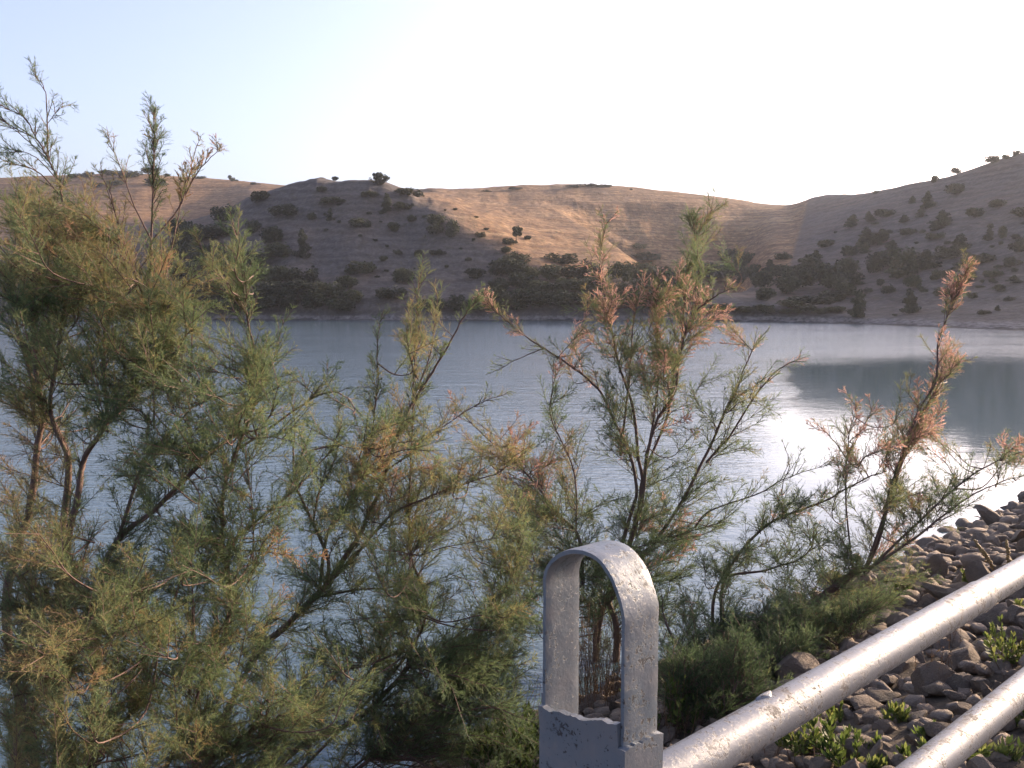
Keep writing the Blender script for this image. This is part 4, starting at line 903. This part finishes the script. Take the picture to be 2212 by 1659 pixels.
# 7 low dense tamarisk right of the post, shade put into its dark leaf tints
b7 = Tamarisk(1530, 6.7, 1.2, 17, "low dense tamarisk on the bank right of the railing post, leaves tinted dark for shade")
b7.fl = b7.fo; b7.pt = (.85, 1.0)
for px in (1440, 1500, 1560, 1640, 1720): b7.stem([(1530 + (px - 1530) * .4, 1450), (px, 1350), (px + 30 * (px > 1530) - 10, 1290)], .012, .003, .5, .2, 0, s_ if (s_ := .1) else 0, True, start=.3)
b7.mass(1540, 1360, 130, 70, 52, .12, 0, dens=.9); b7.mass(1470, 1440, 70, 60, 24, .16); b7.mass(1700, 1350, 110, 60, 34, .3, droop=.2); b7.mass(1590, 1430, 90, 40, 24, .24, -.1, droop=.2); b7.mass(1780, 1330, 90, 50, 22, .46, droop=.2); b7.mass(1530, 1500, 80, 60, 40, .2, -.3, droop=.2); b7.mass(1640, 1460, 100, 50, 36, .26, -.2, droop=.2); b7.mass(1760, 1410, 70, 30, 16, .34, -.1, droop=.3)
b7.finish()
# 8 low growth reaching down to the upper pipe
def low_tam(px, py, sc, seed, label, spots, tint):
    Yg = float(ground_pt(px, py)[1]); b = Tamarisk(px, Yg, sc, seed, label); b.fl = b.fo
    for x, y, *_ in spots: b.stem([(px + (x - px) * .4, py - (py - y) * .45), (x, y + 10)], .007, .002, .8, tint, 0, .1, True, start=.2)
    for x, y, rx, ry, n in spots: b.mass(x, y, rx, ry, n, tint, .1, .12, L=.24, dens=.75)
    b.finish()
low_tam(1500, 1570, 1.25, 18, "dark low tamarisk shoots between the post and the upper pipe", [(1450, 1440, 40, 60, 14), (1500, 1450, 60, 60, 22), (1560, 1470, 50, 50, 16), (1480, 1510, 60, 50, 16)], .18)
low_tam(1800, 1410, 1.25, 20, "olive tamarisk shoots lying over the rocks beyond the right half of the upper pipe", [(1780, 1350, 60, 36, 18), (1840, 1320, 60, 34, 16), (1720, 1360, 60, 40, 18), (1890, 1290, 50, 26, 9)], .36)
low_tam(1580, 1550, 1.25, 21, "darkest low tamarisk shoots right behind the lower end of the upper pipe", [(1560, 1500, 60, 40, 16), (1630, 1480, 60, 36, 16), (1530, 1430, 60, 50, 18), (1600, 1400, 60, 50, 18)], .14)
low_tam(1660, 1480, 1.25, 19, "dull green tamarisk shoots spilling over stones just above the upper pipe's middle", [(1610, 1420, 50, 40, 16), (1670, 1400, 60, 40, 18), (1740, 1390, 50, 30, 12), (1640, 1460, 50, 30, 12)], .3)
# 9 sparse leafless brown stalks behind the post
def dry_clump(px, py, n, h, w, label, tint=.45, name="dry_weed", seed=1):
    rg = np.random.default_rng(seed); g = ground_pt(px, py); rt = empty(name, g, label, "weed"); bpy.context.view_layer.update(); mb = MB()
    for _ in range(n):
        b = g + np.array([rg.normal(0, w * .35), rg.normal(0, w * .35), -.03]); a = rg.uniform(0, 6.28); l = h * rg.uniform(.5, 1.1)
        tip = b + np.array([math.cos(a) * w * rg.uniform(0, .6), math.sin(a) * w * rg.uniform(0, .6), l]); c = catmull([b, (b + tip) / 2 + rg.normal(0, .02, 3), tip], 4)
        tube(mb, c, np.linspace(.0022, .0009, len(c)), 3, tint=rg.uniform(.1, .7))
        k = rg.integers(6, 16); i = rg.integers(2, len(c), k); d = unit(rg.normal(size=(k, 3)) + [0, 0, .5])
        needles(mb, rg, c[i], d, rg.uniform(.02, .09, k) * h, .004, np.clip(rg.normal(tint, .2, k), 0, 1))
    reparent(mb.build("stalks", M_DRY), rt)
dry_clump(1285, 1530, 170, .80, .42, "dense clump of dry brown stalks seen through the strap of the post", .3, "dry_weed", 3)
dry_clump(1110, 1640, 20, .6, .25, "thin dry brown twigs left of the railing post", .4, "dry_weed", 4)
dry_clump(2030, 1490, 16, .26, .10, "withered brown weed between stones in the middle gap of the pipes", .3, "dry_weed", 5)
dry_clump(2055, 1400, 10, .22, .06, "withered brown weed standing just under the upper pipe", .3, "dry_weed", 6)
dry_clump(1480, 1590, 30, .35, .22, "brown dry weed between the post and the upper pipe", .25, "dry_weed", 7)
# dock seed stalks
def dock(px, py, tx, ty, label, seed):
    rg = np.random.default_rng(seed); g = ground_pt(px, py); tip = P(tx, ty, g[1] + .05); rt = empty("dock_stalk", g, label, "plant"); bpy.context.view_layer.update()
    c = catmull([g - [0, 0, .03], (g + tip) / 2 + rg.normal(0, .015, 3), tip], 12); mb = MB(); tube(mb, c, np.linspace(.004, .002, len(c)), 5, tint=.4); ms = MB(); v, f = ico(1)
    for q in np.linspace(.3, 1, 60):
        p = c[int(q * (len(c) - 1))]
        for _ in range(3): ms.add(v * rg.uniform(.006, .011) + p + rg.normal(0, .011, 3) * (1.25 - q), tri=f, tint=rg.uniform(.6, 1))
    reparent(mb.build("stem", M_DRY), rt); reparent(ms.build("seed_head", M_DRY), rt)
dock(2170, 1262, 2106, 1168, "leaning yellow-brown seed stalk beyond the upper pipe, left of the upright one", 1)
dock(2182, 1262, 2174, 1168, "upright yellow-brown seed stalk beyond the upper pipe at the right edge", 2)
# bright green leafy weeds between the stones
def weed(px, py, h, w, n, label, seed, ll=.055, tint=.5, name="leafy_weed"):
    rg = np.random.default_rng(seed); g = ground_pt(px, py); rt = empty(name, g, label, "weed"); bpy.context.view_layer.update(); ml = MB(); mt = MB()
    for _ in range(n):
        a = rg.uniform(0, 6.28); b = g + np.array([rg.normal(0, w * .3), rg.normal(0, w * .3), -.02]); tip = b + np.array([math.cos(a) * w * rg.uniform(.05, .5), math.sin(a) * w * rg.uniform(.05, .5), h * rg.uniform(.6, 1.1)])
        c = catmull([b, (b + tip) / 2 + rg.normal(0, .008, 3), tip], 6); tube(mt, c, np.linspace(.003, .0015, len(c)), 4, tint=.3)
        T = unit(tip - b); k = 22; f = rg.uniform(.3, 1, k); p = np.stack([np.interp(f, np.linspace(0, 1, len(c)), c[:, q]) for q in range(3)], -1)
        perp = unit(np.cross(np.broadcast_to(T, (k, 3)), rg.normal(size=(k, 3)))); an = (1.15 - .75 * f)[:, None]; d = unit(T * np.cos(an) + perp * np.sin(an)); L = ll * rg.uniform(.65, 1.25, k) * (1.1 - .35 * f)
        sd_ = unit(np.cross(d, perp + .4 * rg.normal(size=(k, 3)))); wd = L * .15; nn = np.cross(sd_, d)
        v = np.stack([p, p + d * (L * .3)[:, None] + sd_ * (wd * .8)[:, None], p + d * (L * .65)[:, None] + sd_ * wd[:, None] + nn * (L * .03)[:, None], p + d * L[:, None] - nn * (L * .08)[:, None], p + d * (L * .65)[:, None] - sd_ * wd[:, None] + nn * (L * .03)[:, None], p + d * (L * .3)[:, None] - sd_ * (wd * .8)[:, None]], 1)
        idx = (np.arange(k) * 6)[:, None]; ml.add(v.reshape(-1, 3), quad=np.vstack([idx + [0, 1, 2, 5], idx + [5, 2, 3, 4]]), tint=np.repeat(np.clip(rg.normal(tint, .2, k), 0, 1), 6))
    reparent(mt.build("stems", M_DRY), rt); reparent(ml.build("leaves", M_WEED, smooth=True), rt)
weed(1730, 1655, .20, .26, 16, "widest bright green leafy weed, under the left end of the upper pipe", 1)
weed(1812, 1655, .15, .20, 10, "leafy weed with a dead stalk right of the widest weed", 2, tint=.4)
weed(1935, 1568, .12, .05, 4, "single fresh green rosette standing among stones between the pipes", 3, .06, .7)
weed(1800, 1562, .09, .09, 4, "small yellow-green weed touching the underside of the upper pipe", 4, tint=.6)
weed(1893, 1672, .07, .06, 4, "small green weed at the bottom edge left of the lower pipe", 5)
weed(1950, 1655, .09, .09, 5, "reddish green weed beside the lower end of the lower pipe", 6, tint=.5)
weed(2175, 1440, .20, .22, 12, "tall leafy weed at the right edge between the two pipes", 7, .05, .6)
weed(2010, 1600, .06, .06, 3, "small weed half hidden behind the lower pipe", 8)
weed(2204, 1560, .09, .10, 5, "leafy weed at the right edge under the lower pipe", 9, tint=.6)
weed(2110, 1275, .16, .26, 12, "bright leafy weed beyond the upper pipe beside the seed stalks", 10, .06, .6)
weed(1440, 1600, .42, .32, 20, "green leafy plant close behind the right side of the post", 11, .05, .35)
weed(1520, 1560, .30, .30, 16, "dim green leafy plant just above the left end of the upper pipe", 12, .05, .2)
weed(1120, 1700, .40, .34, 40, "grassy green plant close behind the left side of the post", 13, .06, .12)
weed(1230, 1600, .20, .25, 14, "low green plant behind the ragged plate of the post", 14, .07, .4)
weed(2060, 1655, .10, .16, 7, "yellow-green weed at the bottom edge under the lower pipe", 16, .05, .7)
weed(2150, 1640, .09, .14, 6, "yellow-green weed in the lower right corner of the picture", 17, .05, .65)
weed(1860, 1625, .10, .10, 5, "thin weed between the widest weed and the single rosette", 18, .045, .5)
weed(2190, 1330, .10, .12, 5, "small yellow-green weed at the right edge just under the upper pipe", 19, .05, .65)
weed(2060, 1330, .10, .12, 5, "dull weed poking from stones just above the upper pipe", 20, .05, .4)
weed(1960, 1300, .14, .22, 8, "dull green weed on the rocks near the waterline left of the bright one", 15, .05, .2)
